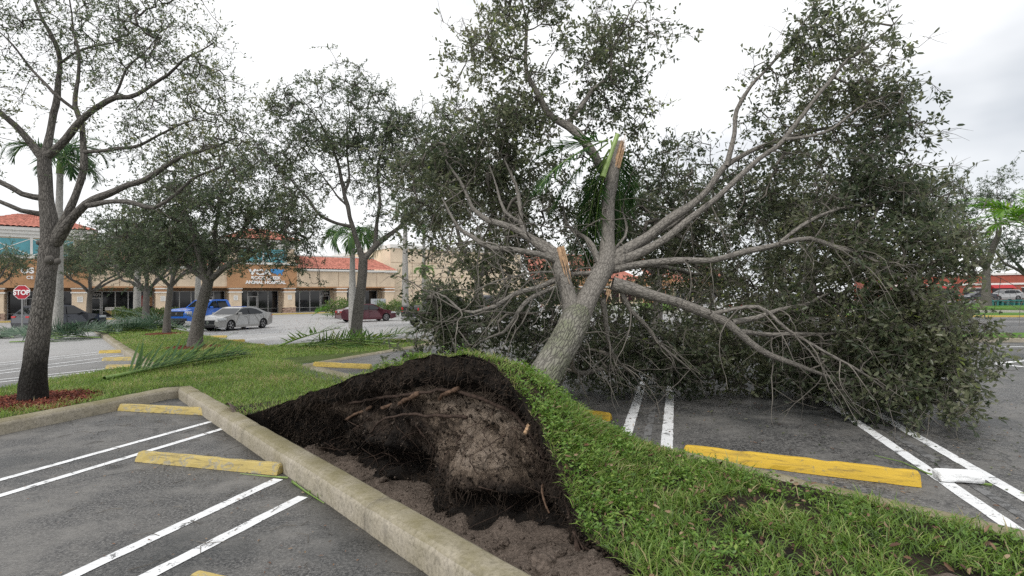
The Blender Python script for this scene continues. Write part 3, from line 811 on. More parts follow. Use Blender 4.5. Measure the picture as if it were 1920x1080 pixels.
# roots
def root(ctrl, r0, r1, name='root', mat='root', off=0.03, sides=7):
    """ctrl: (t, v, outward) on the soil face"""
    c = np.array([face_pt(t, v, True) - np.array([*(ND * (off + w)), 0]) for t, v, w in ctrl])
    u = np.linspace(0, len(c) - 1, (len(c) - 1) * 7 + 1)
    pts = np.stack([np.interp(u, range(len(c)), c[:, i]) for i in range(3)], 1)
    for _ in range(5): pts[1:-1] = 0.25 * pts[:-2] + 0.5 * pts[1:-1] + 0.25 * pts[2:]
    pts += np.array([[0.025 * mnoise.noise(Vector((p[0] * 6, p[1] * 6, i))) for i in range(3)] for p in pts])
    rad = np.linspace(r0, r1, len(pts)) * (1 + 0.15 * np.sin(np.arange(len(pts)) * 1.7))
    mb = MB(); mb.tube(pts, rad, sides)
    return keep_parent(mb.build(name, M[mat], None, smooth=True), fallen)
root([(-6.6, 0.2, 0.02), (-5.8, 0.2, 0.05), (-5.0, 0.2, 0.07), (-4.3, 0.19, 0.06), (-3.7, 0.23, 0.03), (-3.35, 0.32, 0)], 0.014, 0.02)
root([(-5.7, 0.46, 0.02), (-5.3, 0.36, 0.1), (-4.9, 0.33, 0.12), (-4.5, 0.36, 0.06), (-4.2, 0.35, 0.0)], 0.01, 0.018)
root([(-2.75, 0.45, 0.0), (-2.62, 0.6, 0.1), (-2.45, 0.75, 0.14), (-2.3, 0.9, 0.1)], 0.022, 0.03)
root([(-3.5, 0.6, 0.0), (-3.4, 0.62, 0.12), (-3.25, 0.66, 0.16)], 0.012, 0.008, mat='broken_root')
root([(-5.5, 0.28, 0.0), (-5.1, 0.25, 0.05), (-4.75, 0.21, 0.07)], 0.02, 0.03, 'torn_root', 'broken_root')
root([(-4.6, 0.26, 0.02), (-4.42, 0.23, 0.07), (-4.25, 0.19, 0.08)], 0.018, 0.024, 'torn_root', 'broken_root')
root([(-6.3, 0.33, 0.0), (-6.0, 0.3, 0.03), (-5.75, 0.28, 0.04)], 0.016, 0.02, 'torn_root', 'broken_root')
root([(-3.43, 0.12, -0.02), (-3.39, 0.12, 0.02), (-3.37, 0.12, 0.04)], 0.02, 0.018, 'cut_root', 'broken_wood', sides=10)
for i in range(60):
    t0 = rr.uniform(-7.2, -2.4); v0 = rr.uniform(0.2, 0.75)
    root([(t0, v0, 0), (t0 + rr.uniform(-.2, .2), v0 + rr.uniform(0, .12), rr.uniform(.02, .08)), (t0 + rr.uniform(-.35, .35), v0 + rr.uniform(.03, .25), rr.uniform(.02, .1))], rr.uniform(.004, .009), 0.0025, sides=5)
# thousands of hair roots
ch = []
for i in range(9000):
    t0 = rng.uniform(-8.0, -2.0); v0 = rng.uniform(0.02, 0.9) ** (0.8 if rng.random() < .6 else 1.6)
    p = face_pt(t0, v0)
    if RZ(t0) < 0.35: continue
    if 0.25 < v0 < 0.7 and rng.random() < 0.72: continue
    if v0 < 0.25 and rng.random() < 0.45: continue
    if t0 < -5.2 and rng.random() < 0.4: continue
    L = rng.uniform(0.04, 0.22)
    d = np.array([*(-ND * rng.uniform(0.1, 0.9) + TD * rng.normal(0, 0.5)), rng.uniform(-0.9, 0.2)])
    q = [p]
    for s in range(4):
        d = d + rng.normal(0, 0.65, 3) + np.array([0, 0, -0.16])
        q.append(q[-1] + d / np.linalg.norm(d) * L / 4)
    ch.append((np.array(q), np.linspace(0.0034, 0.0012, 5), 3))
Va, Fa, Ua = tube_arrays(ch)
o = keep_parent(link('hair_roots', np_mesh('hair_roots', Va, Fa), M['fine_root']), fallen); o['kind'] = 'stuff'
# crumbs of soil clinging to the face
q = 8000
tt = rng.uniform(-8.2, -1.9, q); vv = rng.uniform(0.01, 0.98, q)
C = np.array([face_pt(a, b) for a, b in zip(tt, vv)]) - np.concatenate([np.tile(ND, (q, 1)) * rng.uniform(0, 0.02, q)[:, None], np.zeros((q, 1))], 1)
sz = 0.004 + 0.016 * rng.random(q) ** 3
oct_ = np.array([[1, 0, 0], [-1, 0, 0], [0, 1, 0], [0, -1, 0], [0, 0, 1], [0, 0, -1]], float)
V = (C[:, None, :] + oct_[None] * (sz[:, None] * rng.uniform(0.5, 1.3, (q, 6)))[:, :, None]).reshape(-1, 3)
fc = np.array([[0, 2, 4], [2, 1, 4], [1, 3, 4], [3, 0, 4], [2, 0, 5], [1, 2, 5], [3, 1, 5], [0, 3, 5]])
F = (np.arange(q)[:, None, None] * 6 + fc[None]).reshape(-1, 3)
dark = np.repeat(rng.random(q) < np.where(vv < 0.3, 0.97, 0.8), 8)
for msk, mt in ((dark, 'sod_soil'), (~dark, 'pit_sand')):
    o = keep_parent(link('soil_crumbs', np_mesh('soil_crumbs', V, F[msk]), M[mt]), fallen); o['kind'] = 'stuff'

# ================================================================== TREE BUILDER
def spline(c, step):
    """Catmull-Rom through control rows (x, y, z, r)"""
    c = np.asarray(c, float)
    if len(c) == 2:
        k = max(2, int(np.linalg.norm(c[1, :3] - c[0, :3]) / step))
        return c[0] + (c[1] - c[0]) * np.linspace(0, 1, k + 1)[:, None]
    e = np.concatenate([[2 * c[0] - c[1]], c, [2 * c[-1] - c[-2]]])
    out = []
    for i in range(1, len(e) - 2):
        k = max(1, int(np.linalg.norm(e[i + 1, :3] - e[i, :3]) / step))
        u = (np.arange(k) / k)[:, None]
        p0, p1, p2, p3 = e[i - 1], e[i], e[i + 1], e[i + 2]
        out.append(0.5 * (2 * p1 + (p2 - p0) * u + (2 * p0 - 5 * p1 + 4 * p2 - p3) * u ** 2 + (3 * p1 - p0 - 3 * p2 + p3) * u ** 3))
    out.append(e[-2:-1])
    return np.concatenate(out)
def px_limb(rows):
    return [(*P(x, y, Y), r) for x, y, Y, r in rows]
def knotty(pts, rad, seed, amp):
    """uneven girth and slight wander"""
    q = np.array([[mnoise.noise(Vector((p[0] * 1.9 + seed, p[1] * 1.9, p[2] * 1.9 + 11 * i))) for i in range(3)] for p in pts])
    w = np.linspace(0, 1, len(pts))[:, None]
    return pts + q * amp * np.minimum(1, w * 4)
def detailed_trunk(pts, rad, sides, seed, lump=0.05, flare=0.0):
    V, F, U = tube_arrays([(pts, rad, sides)])
    n = len(pts); V = V.reshape(n, sides + 1, 3)
    for i in range(n):
        c = pts[i]
        fl = flare * math.exp(-(i / n) * 9) if flare else 0
        for j in range(sides + 1):
            d = V[i, j] - c
            a = 2 * math.pi * j / sides
            e = lump * mnoise.noise(Vector((*(V[i, j] * 3.0),)) + Vector((seed, 0, 0))) + 0.022 * mnoise.noise(Vector((math.cos(a) * 5, math.sin(a) * 5, i * 0.12 + seed)))
            V[i, j] = c + d * (1 + e * 1.6 + fl * (0.6 + 0.4 * math.sin(5 * a + seed)))
    V[:, -1] = V[:, 0]
    return V.reshape(-1, 3), F, U
def smooth_noise(C, sc, seed):
    return np.array([mnoise.noise(Vector((p[0] * sc + seed, p[1] * sc, p[2] * sc))) for p in C])
def sticks(A, r):
    """many three-point, three-sided twigs at once; A (m,3,3), r the three radii"""
    m = len(A)
    T = A[:, 2] - A[:, 0]; T /= (np.linalg.norm(T, axis=1, keepdims=True) + 1e-9)
    ref = np.where(np.abs(T[:, 2:3]) < 0.8, np.array([[0, 0, 1.0]]), np.array([[1.0, 0, 0]]))
    X = np.cross(T, ref); X /= (np.linalg.norm(X, axis=1, keepdims=True) + 1e-9); Y = np.cross(T, X)
    a = np.array([0, 2.094, 4.189])
    ring = X[:, None, :] * np.cos(a)[None, :, None] + Y[:, None, :] * np.sin(a)[None, :, None]
    V = A[:, :, None, :] + ring[:, None, :, :] * np.asarray(r)[None, :, None, None]
    f = np.array([[i * 3 + j, i * 3 + (j + 1) % 3, (i + 1) * 3 + (j + 1) % 3, (i + 1) * 3 + j] for i in range(2) for j in range(3)])
    F = (np.arange(m)[:, None, None] * 9 + f[None]).reshape(-1, 4)
    return V.reshape(-1, 3), F
def make_tree(root_obj, trunk, limbs, blobs, seed, leaf=(0.06, 0.03), per=40, sig=0.28, clump=5, clump_r=0.5, bark='bark', limb_bark='bark', twig='bark_twig_dark', leafm='oakleaf', shape=4,
              trunk_sides=28, lump=0.05, flare=0.5, tint0=0.42, twiglets=3, tip_r=0.0045, ground=None, trunk_step=0.06, max_len=9, bare=0.0, pipe=0.42, whips=0):
    rg = np.random.default_rng(seed)
    nodes, rads, par = [], [], []
    def child(name, me, mat):
        return keep_parent(link(name, me, mat), root_obj)
    first = 0
    for li, lb in enumerate([trunk] + limbs):
        s = spline(lb, trunk_step if li == 0 else 0.14)
        pts, rad = s[:, :3].copy(), np.maximum(s[:, 3], 0.004)
        if li > 0:
            pts = knotty(pts, rad, seed + li, 0.05 if len(pts) > 6 else 0.0)
            V, F, U = tube_arrays([(pts, rad * (1 + 0.07 * np.sin(np.arange(len(pts)) * 0.9 + li)), 12 if rad[0] > 0.05 else 7)])
            child('limb', np_mesh('limb', V, F, smooth=True, uv=U), M[limb_bark])
        else:
            V, F, U = detailed_trunk(pts, rad, trunk_sides, seed, lump, flare)
            child('trunk', np_mesh('trunk', V, F, smooth=True, uv=U), M[bark])
        # attachment nodes
        st = 2 if li else max(1, int(0.2 / trunk_step))
        lo = int(len(pts) * (0.75 if li == 0 else 0.22))
        for i in range(lo, len(pts), st):
            nodes.append(pts[i]); rads.append(rad[i]); par.append(-1)
    nl = len(nodes)
    # cluster centres: clumps inside the crown volumes
    C = []
    for (c, r, m) in blobs:
        k = max(1, m // clump)
        d = rg.normal(size=(k, 3)); d /= np.linalg.norm(d, axis=1, keepdims=True)
        cc = np.asarray(c) + d * (rg.random(k) ** 0.42)[:, None] * np.asarray(r) * 0.9
        q = np.repeat(cc, clump, 0) + rg.normal(size=(k * clump, 3)) * clump_r * 0.55
        C.append(q)
    C = np.concatenate(C)
    if ground is not None:
        zz = np.array([zg_xy(p[0], p[1]) for p in C]) + ground
        low = C[:, 2] < zz
        C[low, 2] = zz[low] + rg.random(low.sum()) * 0.25
    N = np.zeros((nl + len(C) * 40, 3)); N[:nl] = nodes
    R = list(rads); PA = list(par)
    D0 = np.sqrt(((C[:, None, :] - N[None, :nl]) ** 2).sum(-1)).min(1)
    cnt = nl; chains = []; ends = np.zeros((len(C), 3))
    for ci in np.argsort(D0):
        c = C[ci]
        if D0[ci] > max_len: continue
        dd = np.sqrt(((N[:cnt] - c) ** 2).sum(1))
        dd[:nl] *= 1.0 if D0[ci] < 1 else 1.15
        j = int(np.argmin(dd)); L = dd[j]; a = N[j].copy()
        if L < 0.05: ends[ci] = (0, 0, 1); continue
        k = min(34, max(2, int(math.ceil(L / 0.2))))
        u = np.linspace(0, 1, k + 1)[1:, None]
        perp = rg.normal(size=3); perp -= perp @ (c - a) * (c - a) / L ** 2
        path = a + (c - a) * u + perp * np.sin(u * math.pi) * L * 0.12 + rg.normal(size=(k, 3)) * 0.022 * np.minimum(1, L)
        prev = j
        for p in path:
            N[cnt] = p; R.append(0); PA.append(prev); prev = cnt; cnt += 1
        chains.append((j, cnt - k, cnt)); ends[ci] = (path[-1] - (path[-2] if k > 1 else a))
    w = np.zeros(cnt); 
    for (j, a, b) in chains: w[b - 1] += 1
    for i in range(cnt - 1, nl - 1, -1):
        w[PA[i]] += w[i]
    tubes = []
    for (j, a, b) in chains:
        pts = np.concatenate([N[j:j + 1], N[a:b]])
        rr_ = tip_r * np.maximum(w[a:b], 1) ** pipe
        rr_ = np.concatenate([[rr_[0] * 1.1], rr_]) * np.linspace(1.25, 0.8, len(rr_) + 1)
        if j < nl: rr_ = np.minimum(rr_, max(0.006, R[j] * 0.75))
        tubes.append((pts, rr_, 5 if rr_[0] > 0.012 else 4 if rr_[0] > 0.008 else 3))
    # long bare whips off the limbs
    for k_ in range(whips):
        j = rg.integers(0, nl); p = np.array(nodes[j])
        if p[2] > 3.6 and rg.random() < 0.85: continue
        out = p - np.mean(nodes, axis=0); out /= np.linalg.norm(out) + 1e-9
        d = out * 0.3 + rg.normal(size=3) * 0.7 + np.array([0.0, -0.5, 0.0]); d /= np.linalg.norm(d); L = rg.uniform(0.5, 1.5); q_ = [p]
        for s_ in range(9):
            d = d + rg.normal(size=3) * 0.17 + np.array([0, 0, -0.09]); d /= np.linalg.norm(d); q_.append(q_[-1] + d * L / 9)
        q_ = np.array(q_)
        if ground is not None: q_[:, 2] = np.maximum(q_[:, 2], ZR + 0.03)
        r0_ = min(0.6 * rads[j], 0.0035 + 0.0065 * L)
        tubes.append((q_, np.linspace(r0_, 0.002, 10), 4))
        for s_ in (3, 5, 7):
            e_ = rg.normal(size=3); e_ = e_ / np.linalg.norm(e_) + d * 0.6; l_ = rg.uniform(0.15, 0.5)
            tubes.append((np.array([q_[s_], q_[s_] + e_ * l_ * 0.5 + rg.normal(size=3) * 0.03, q_[s_] + e_ * l_ + [0, 0, -0.03]]), np.array([0.004, 0.003, 0.0015]), 3))
    # sprays: short twiglets radiating from each twig end, leaves set along them
    live = rg.random(len(C)) >= bare
    El = ends / (np.linalg.norm(ends, axis=1, keepdims=True) + 1e-9)
    nt = np.maximum(2, (twiglets * rg.uniform(0.6, 1.5, len(C))).astype(int))
    ti = np.repeat(np.arange(len(C)), nt)
    td_ = rg.normal(size=(len(ti), 3)); td_ /= np.linalg.norm(td_, axis=1, keepdims=True); td_ = td_ + El[ti] * 0.55 + np.array([0, 0, -0.05]); td_ /= np.linalg.norm(td_, axis=1, keepdims=True)
    tl = sig * rg.uniform(0.9, 2.3, len(ti))
    bend = rg.normal(size=(len(ti), 3)) * 0.16
    A0 = C[ti] - El[ti] * (rg.random(len(ti)) * sig * 0.8)[:, None]
    fl = 0.0
    if ground is not None:
        gz = np.array([zg_xy(p[0], p[1]) for p in C])[ti] + 0.03
    A1 = A0 + (td_ + bend) * (tl * 0.5)[:, None]; A2 = A0 + (td_ + bend * 0.3) * tl[:, None]
    if ground is not None:
        for A in (A0, A1, A2): A[:, 2] = np.maximum(A[:, 2], gz)
    SV, SF = sticks(np.stack([A0, A1, A2], 1), [tip_r * 0.8, tip_r * 0.6, tip_r * 0.3])
    lp = np.where(live[ti], np.maximum(2, (per / twiglets * rg.uniform(0.6, 1.4, len(ti))).astype(int)), (rg.random(len(ti)) < 0.15).astype(int))
    idx = np.repeat(np.arange(len(ti)), lp); q = len(idx)
    u = (0.18 + 0.82 * rg.random(q) ** 0.75)[:, None]
    base = np.where(u < 0.5, A0[idx] + (A1[idx] - A0[idx]) * u * 2, A1[idx] + (A2[idx] - A1[idx]) * (u * 2 - 1))
    base = base + rg.normal(size=(q, 3)) * leaf[0] * 0.22
    D = td_[idx] * 0.55 + rg.normal(size=(q, 3)) * 0.75
    Nn = rg.normal(size=(q, 3)) + np.array([0, 0, 0.9])
    ln = leaf[0] * rg.uniform(0.5, 1.35, q); wd = leaf[1] * rg.uniform(0.7, 1.2, q)
    V, F, rep = leaf_arrays(base, D, Nn, ln, wd, 0.3, shape)
    ct = tint0 + 0.42 * smooth_noise(C, 0.7, seed) + 0.12 * rg.normal(size=len(C))
    tint = np.clip(ct[ti[idx]] + 0.17 * rg.normal(size=q) + (rg.random(q) < 0.06) * 0.3, 0, 1)
    cr = child('crown', np_mesh('crown', V, F, tint=np.repeat(tint, rep)), M[leafm]); cr['kind'] = 'stuff'
    V, F, U = tube_arrays(tubes)
    F = np.concatenate([F, SF + len(V)]); V = np.concatenate([V, SV])
    tw = child('twigs', np_mesh('twigs', V, F, smooth=True), M[twig]); tw['kind'] = 'stuff'
    return C
def B(x, y, Y, rx, ry, rz, m):
    return (P(x, y, Y), (rx, ry, rz), m)

# ================================================================== THE FALLEN OAK: trunk, limbs, crown
trunk = px_limb([(985, 768, 5.75, .20), (1003, 735, 5.92, .192), (1030, 690, 6.15, .186), (1056, 645, 6.45, .184), (1078, 602, 6.75, .19), (1088, 584, 6.85, .15)])
HL = [
 [(1078, 606, 6.74, .125), (1064, 570, 6.9, .108), (1056, 530, 7.0, .104), (1051, 495, 7.1, .108), (1047, 474, 7.15, .085)],
 [(1080, 604, 6.75, .16), (1100, 562, 7.0, .145), (1122, 522, 7.25, .14), (1137, 490, 7.45, .13), (1140, 440, 7.6, .1), (1140, 395, 7.7, .092), (1146, 350, 7.8, .088), (1153, 305, 7.9, .082), (1162, 268, 8.0, .06)],
 # upper limb hanging behind the palm fronds
 [(1143, 350, 7.85, .08), (1125, 310, 8.0, .085), (1107, 281, 8.1, .085), (1080, 250, 8.2, .082), (1050, 228, 8.3, .075), (1022, 205, 8.4, .066), (1000, 165, 8.5, .05), (984, 120, 8.6, .04), (986, 60, 8.7, .028), (978, 0, 8.8, .02), (960, -70, 9, .01)],
 [(1060, 236, 8.27, .05), (1090, 200, 8.4, .045), (1112, 170, 8.5, .04), (1140, 135, 8.6, .03), (1152, 85, 8.7, .022), (1182, 20, 8.8, .014), (1210, -20, 8.9, .008)],
 [(985, 112, 8.6, .025), (960, 108, 8.5, .02), (915, 90, 8.4, .012), (880, 80, 8.3, .007)],
 # right-hand fan
 [(1140, 492, 7.45, .11), (1200, 452, 7.6, .092), (1262, 410, 7.8, .084), (1312, 370, 8.0, .064), (1362, 312, 8.2, .054), (1420, 278, 8.4, .042), (1500, 252, 8.6, .036), (1580, 236, 8.8, .024), (1680, 240, 9.0, .01)],
 [(1362, 312, 8.2, .05), (1378, 250, 8.3, .044), (1383, 205, 8.4, .04), (1410, 160, 8.4, .033), (1450, 115, 8.5, .026), (1500, 55, 8.6, .018), (1540, 0, 8.7, .01)],
 [(1145, 497, 7.42, .095), (1210, 470, 7.35, .078), (1272, 430, 7.3, .058), (1345, 368, 7.4, .047), (1425, 298, 7.5, .042), (1472, 262, 7.55, .037), (1530, 182, 7.6, .034), (1590, 112, 7.7, .024), (1650, 68, 7.8, .014), (1690, 30, 7.9, .008)],
 [(1472, 262, 7.55, .03), (1540, 250, 7.5, .026), (1620, 200, 7.5, .018), (1690, 170, 7.5, .009)],
 [(1148, 505, 7.4, .082), (1220, 493, 7.3, .058), (1330, 489, 7.2, .05), (1400, 474, 7.2, .046), (1460, 455, 7.15, .042), (1520, 446, 7.1, .036), (1590, 468, 6.9, .032), (1660, 502, 6.75, .028), (1706, 546, 6.65, .024), (1730, 605, 6.6, .016), (1737, 680, 6.55, .008)],
 [(1462, 455, 7.15, .034), (1502, 424, 7.15, .03), (1552, 400, 7.2, .025), (1620, 385, 7.3, .018), (1740, 372, 7.4, .009)],
 [(1660, 502, 6.75, .016), (1710, 498, 6.7, .014), (1770, 520, 6.6, .009), (1800, 560, 6.5, .006)],
 [(1148, 532, 7.25, .115), (1225, 553, 7.2, .09), (1300, 577, 7.15, .08), (1362, 602, 7.1, .07), (1402, 642, 7.05, .06), (1445, 668, 7.0, .045), (1520, 692, 6.95, .03), (1610, 716, 6.9, .012)],
 [(1372, 604, 7.1, .05), (1440, 590, 7.2, .04), (1500, 572, 7.3, .028), (1570, 548, 7.4, .014)],
 [(1388, 622, 7.07, .045), (1470, 630, 7.2, .035), (1590, 628, 7.3, .022), (1700, 645, 7.3, .01)],
 [(1330, 590, 7.12, .04), (1420, 575, 6.9, .03), (1480, 620, 6.7, .026), (1600, 690, 6.5, .018), (1700, 760, 6.4, .008)],
 [(1160, 536, 7.25, .05), (1182, 580, 7.3, .04), (1212, 610, 7.4, .033), (1252, 655, 7.5, .024), (1295, 690, 7.6, .012)],
 [(1130, 560, 7.05, .05), (1138, 610, 7.2, .042), (1146, 650, 7.4, .03), (1170, 690, 7.8, .016)],
 [(1150, 500, 7.45, .07), (1230, 440, 8.4, .055), (1300, 400, 9.3, .045), (1380, 380, 10.4, .03), (1450, 360, 11.5, .014)],
 [(1150, 500, 7.45, .06), (1240, 500, 8.6, .05), (1330, 520, 9.6, .038), (1430, 540, 10.6, .02)],
 # left-hand fan
 [(1050, 488, 7.1, .08), (1000, 452, 7.2, .064), (955, 428, 7.3, .055), (905, 405, 7.4, .046), (885, 390, 7.45, .038), (860, 340, 7.6, .022), (830, 290, 7.7, .01)],
 [(1046, 492, 7.1, .06), (1012, 478, 7.0, .052), (965, 470, 6.95, .046), (925, 466, 6.95, .042), (890, 448, 7.0, .036), (855, 428, 7.1, .03), (842, 400, 7.2, .02), (830, 370, 7.3, .01)],
 [(1040, 526, 7.02, .05), (1000, 545, 6.9, .042), (960, 552, 6.85, .037), (925, 573, 6.8, .034), (890, 585, 6.8, .03), (862, 580, 6.85, .024), (835, 558, 6.95, .016), (798, 545, 7.1, .008)],
 [(1036, 540, 7.0, .045), (1000, 560, 6.9, .038), (970, 590, 6.85, .034), (945, 622, 6.9, .028), (905, 640, 7.0, .016), (880, 655, 7.1, .008)],
 [(1050, 480, 7.12, .07), (985, 430, 7.5, .05), (975, 395, 7.7, .04), (965, 345, 7.9, .03), (945, 300, 8.0, .015)],
 [(980, 420, 7.6, .04), (950, 395, 7.6, .03), (930, 350, 7.7, .018), (915, 310, 7.8, .009)],
 [(1112, 512, 7.2, .04), (1085, 513, 7.2, .036), (1064, 515, 7.15, .03)],
 [(1120, 492, 7.35, .055), (1112, 462, 7.5, .046), (1085, 440, 7.7, .04), (1066, 420, 7.8, .03), (1060, 395, 8.0, .018), (1040, 350, 8.3, .009)],
 [(1150, 470, 7.55, .03), (1172, 440, 7.7, .026), (1172, 415, 7.9, .02), (1160, 380, 8.1, .01)],
 [(1040, 510, 7.05, .02), (985, 513, 7.0, .016), (930, 530, 6.9, .012), (890, 545, 6.9, .006)],
 # low dead limb on the asphalt
 [(1068, 640, 6.9, .05), (1078, 690, 7.6, .045), (1100, 697, 8.2, .042), (1140, 690, 8.5, .034), (1200, 695, 8.6, .022), (1290, 700, 8.6, .012)],
]
HL = [px_limb([(x, y, Y, r * (1.0 if i < 2 else 0.83)) for x, y, Y, r in l]) for i, l in enumerate(HL)]
HB = [
 B(1130, 440, 9.9, .7, .7, .6, 60), B(1220, 500, 10.2, .9, .8, .45, 60), B(1060, 530, 10, .6, .7, .4, 34), B(1290, 470, 10.2, .9, .8, .5, 50),
 B(1180, 700, 9.2, .8, .6, .22, 60), B(1320, 702, 9.1, .9, .6, .22, 70), B(1460, 706, 9.0, .9, .6, .22, 70), B(1580, 716, 8.5, .8, .5, .2, 60), B(1150, 640, 11, 1.4, .8, .6, 70), B(1330, 650, 11.2, 1.6, .8, .55, 80), B(1500, 640, 11, 1.4, .8, .6, 80), B(1650, 640, 9.6, 1.0, .8, .6, 70), B(1000, 600, 10.5, 1.1, .8, .6, 50), B(1060, 690, 9.3, .5, .4, .2, 26),
 # top centre
 B(905, 95, 8.4, .5, .6, .6, 66), B(975, 30, 8.8, .75, .7, .55, 70), B(975, 190, 8.5, .75, .7, .55, 75), B(1080, 110, 8.7, .5, .6, .45, 26), B(1165, 60, 8.8, .65, .6, .6, 68), B(1150, 160, 8.7, .7, .7, .6, 80),
 B(1030, 260, 8.6, .6, .7, .4, 30), B(1100, 350, 9.0, .7, .8, .6, 60), B(1190, 215, 8.9, .3, .5, .4, 18), B(930, 230, 8.4, .4, .5, .4, 20),
 # right top
 B(1555, 60, 8.4, .55, .7, .7, 85), B(1590, 150, 8.2, .75, .8, .7, 95), B(1480, 140, 8.5, .5, .6, .5, 36), B(1640, 235, 8.0, .6, .8, .6, 80), B(1540, 260, 8.5, 1.0, .9, .5, 60), B(1695, 95, 7.7, .2, .25, .42, 14),
 # right mass, closest to the camera
 B(1650, 345, 7.6, .75, .8, .75, 120), B(1570, 385, 7.8, 1.0, 1.0, .8, 110), B(1715, 470, 7.0, .58, .65, .72, 130), B(1620, 500, 7.3, .9, .9, .8, 140), B(1735, 590, 6.8, .45, .5, .6, 125), B(1690, 640, 6.8, .75, .6, .62, 150), B(1725, 716, 6.5, .42, .4, .3, 90),
 B(1590, 610, 7.4, 1.0, .9, .7, 110), B(1745, 390, 7.6, .3, .5, .4, 22), B(1850, 655, 6.6, .16, .15, .1, 5), B(1765, 690, 6.6, .16, .22, .36, 20),
 # centre, behind the fan of limbs
 B(1290, 340, 9.4, 1.2, 1.0, .8, 95), B(1400, 390, 9.2, 1.2, 1.2, .9, 120), B(1260, 440, 9.8, 1.1, 1.0, .9, 100), B(1480, 470, 9.0, 1.2, 1.1, .9, 130), B(1360, 520, 9.6, 1.3, 1.1, .8, 90), B(1480, 340, 9.0, 1.0, 1.0, .7, 80),
 B(1190, 380, 9.3, .6, .8, .8, 50), B(1420, 240, 9.0, .5, .6, .4, 14),
 # low front and under the limbs
 B(1180, 620, 8.6, 1.0, .9, .65, 110), B(1300, 640, 8.6, 1.2, .8, .55, 120), B(1440, 640, 8.4, 1.2, .8, .55, 115), B(1560, 690, 7.9, 1.0, .6, .35, 100), B(1240, 670, 8.4, .9, .5, .3, 70), B(1480, 560, 8.4, 1.2, .9, .5, 80), B(1100, 640, 8.8, .6, .7, .5, 60),
 B(1010, 640, 8.4, .9, .8, .5, 80), B(1640, 720, 7.2, .8, .4, .2, 50),
 # left
 B(850, 320, 8.4, .95, .9, .7, 120), B(930, 330, 8.6, 1.0, .9, .75, 120), B(800, 400, 8.4, .6, .7, .5, 50), B(1000, 400, 8.8, .8, .9, .7, 75), B(880, 250, 8.4, .8, .8, .45, 70), B(930, 455, 8.6, 1.1, .9, .5, 65), B(870, 505, 8.2, .75, .7, .45, 50),
 B(850, 610, 7.6, .5, .6, .35, 75), B(930, 600, 8.0, .8, .7, .4, 75), B(822, 632, 7.4, .2, .3, .28, 20), B(980, 540, 8.8, .8, .8, .5, 55), B(815, 545, 7.7, .3, .4, .25, 12),
]
make_tree(fallen, trunk, HL, HB, 3, leaf=(0.078, 0.038), per=34, sig=0.16, clump=4, clump_r=0.38, bark='bark_hero', limb_bark='bark_limb', twig='bark_twig', leafm='oakleaf_fallen', shape=6,
          trunk_sides=72, lump=0.05, flare=0.12, tint0=0.44, twiglets=5, tip_r=0.0042, ground=0.1, trunk_step=0.03, bare=0.17, whips=300)
# pale pruning scar, torn wood at the two broken stems
def splinter(a, b, w, seed, name='broken_wood', mat='broken_wood', k=17):
    a, b = np.asarray(a), np.asarray(b); ax = b - a; L = np.linalg.norm(ax); ax /= L
    s1 = np.cross(ax, [0, 1, 0]); s1 /= np.linalg.norm(s1); s2 = np.cross(ax, s1)
    mb = MB(); r_ = random.Random(seed)
    for i in range(k):
        u = (i - (k - 1) / 2) / k * 2
        o = a + s1 * w * u + s2 * r_.uniform(-.3, .3) * w
        l = L * r_.uniform(.35, 1.15) * (1 - 0.3 * abs(u))
        tip = o + ax * l + s1 * r_.uniform(-.15, .15) * w
        mb.tube([o - ax * 0.04, o + ax * l * 0.5, tip], [w * .2, w * .16, .002], 5)
    return keep_parent(mb.build(name, M[mat], None), fallen)
splinter(P(1052, 468, 7.0), P(1068, 528, 6.88), 0.045, 1)
splinter(P(1157, 310, 7.82), P(1172, 252, 7.9), 0.045, 2)
splinter(P(1141, 548, 7.0), P(1136, 566, 6.98), 0.03, 4, 'torn_bark', 'broken_wood', 5)
mb = MB(); c = P(1060, 620, 6.42)
mb.lathe([(0.0, 0.022), (.05, .018), (.075, .004), (.085, -.03)], 'y', 14, (0, 0, 0))
o = mb.build('pruning_scar', M['palm_trunk'], None, smooth=True); o.location = c; o.rotation_euler = (math.radians(180), 0, 0); o.scale = (0.85, 1, 0.6); keep_parent(o, fallen)

# ================================================================== STANDING OAKS
def tree_obj(name, label, base, group='standing oaks of the parking lot'):
    o = empty(name, tuple(base)); tag(o, label, 'tree', group); bpy.context.view_layer.update(); return o
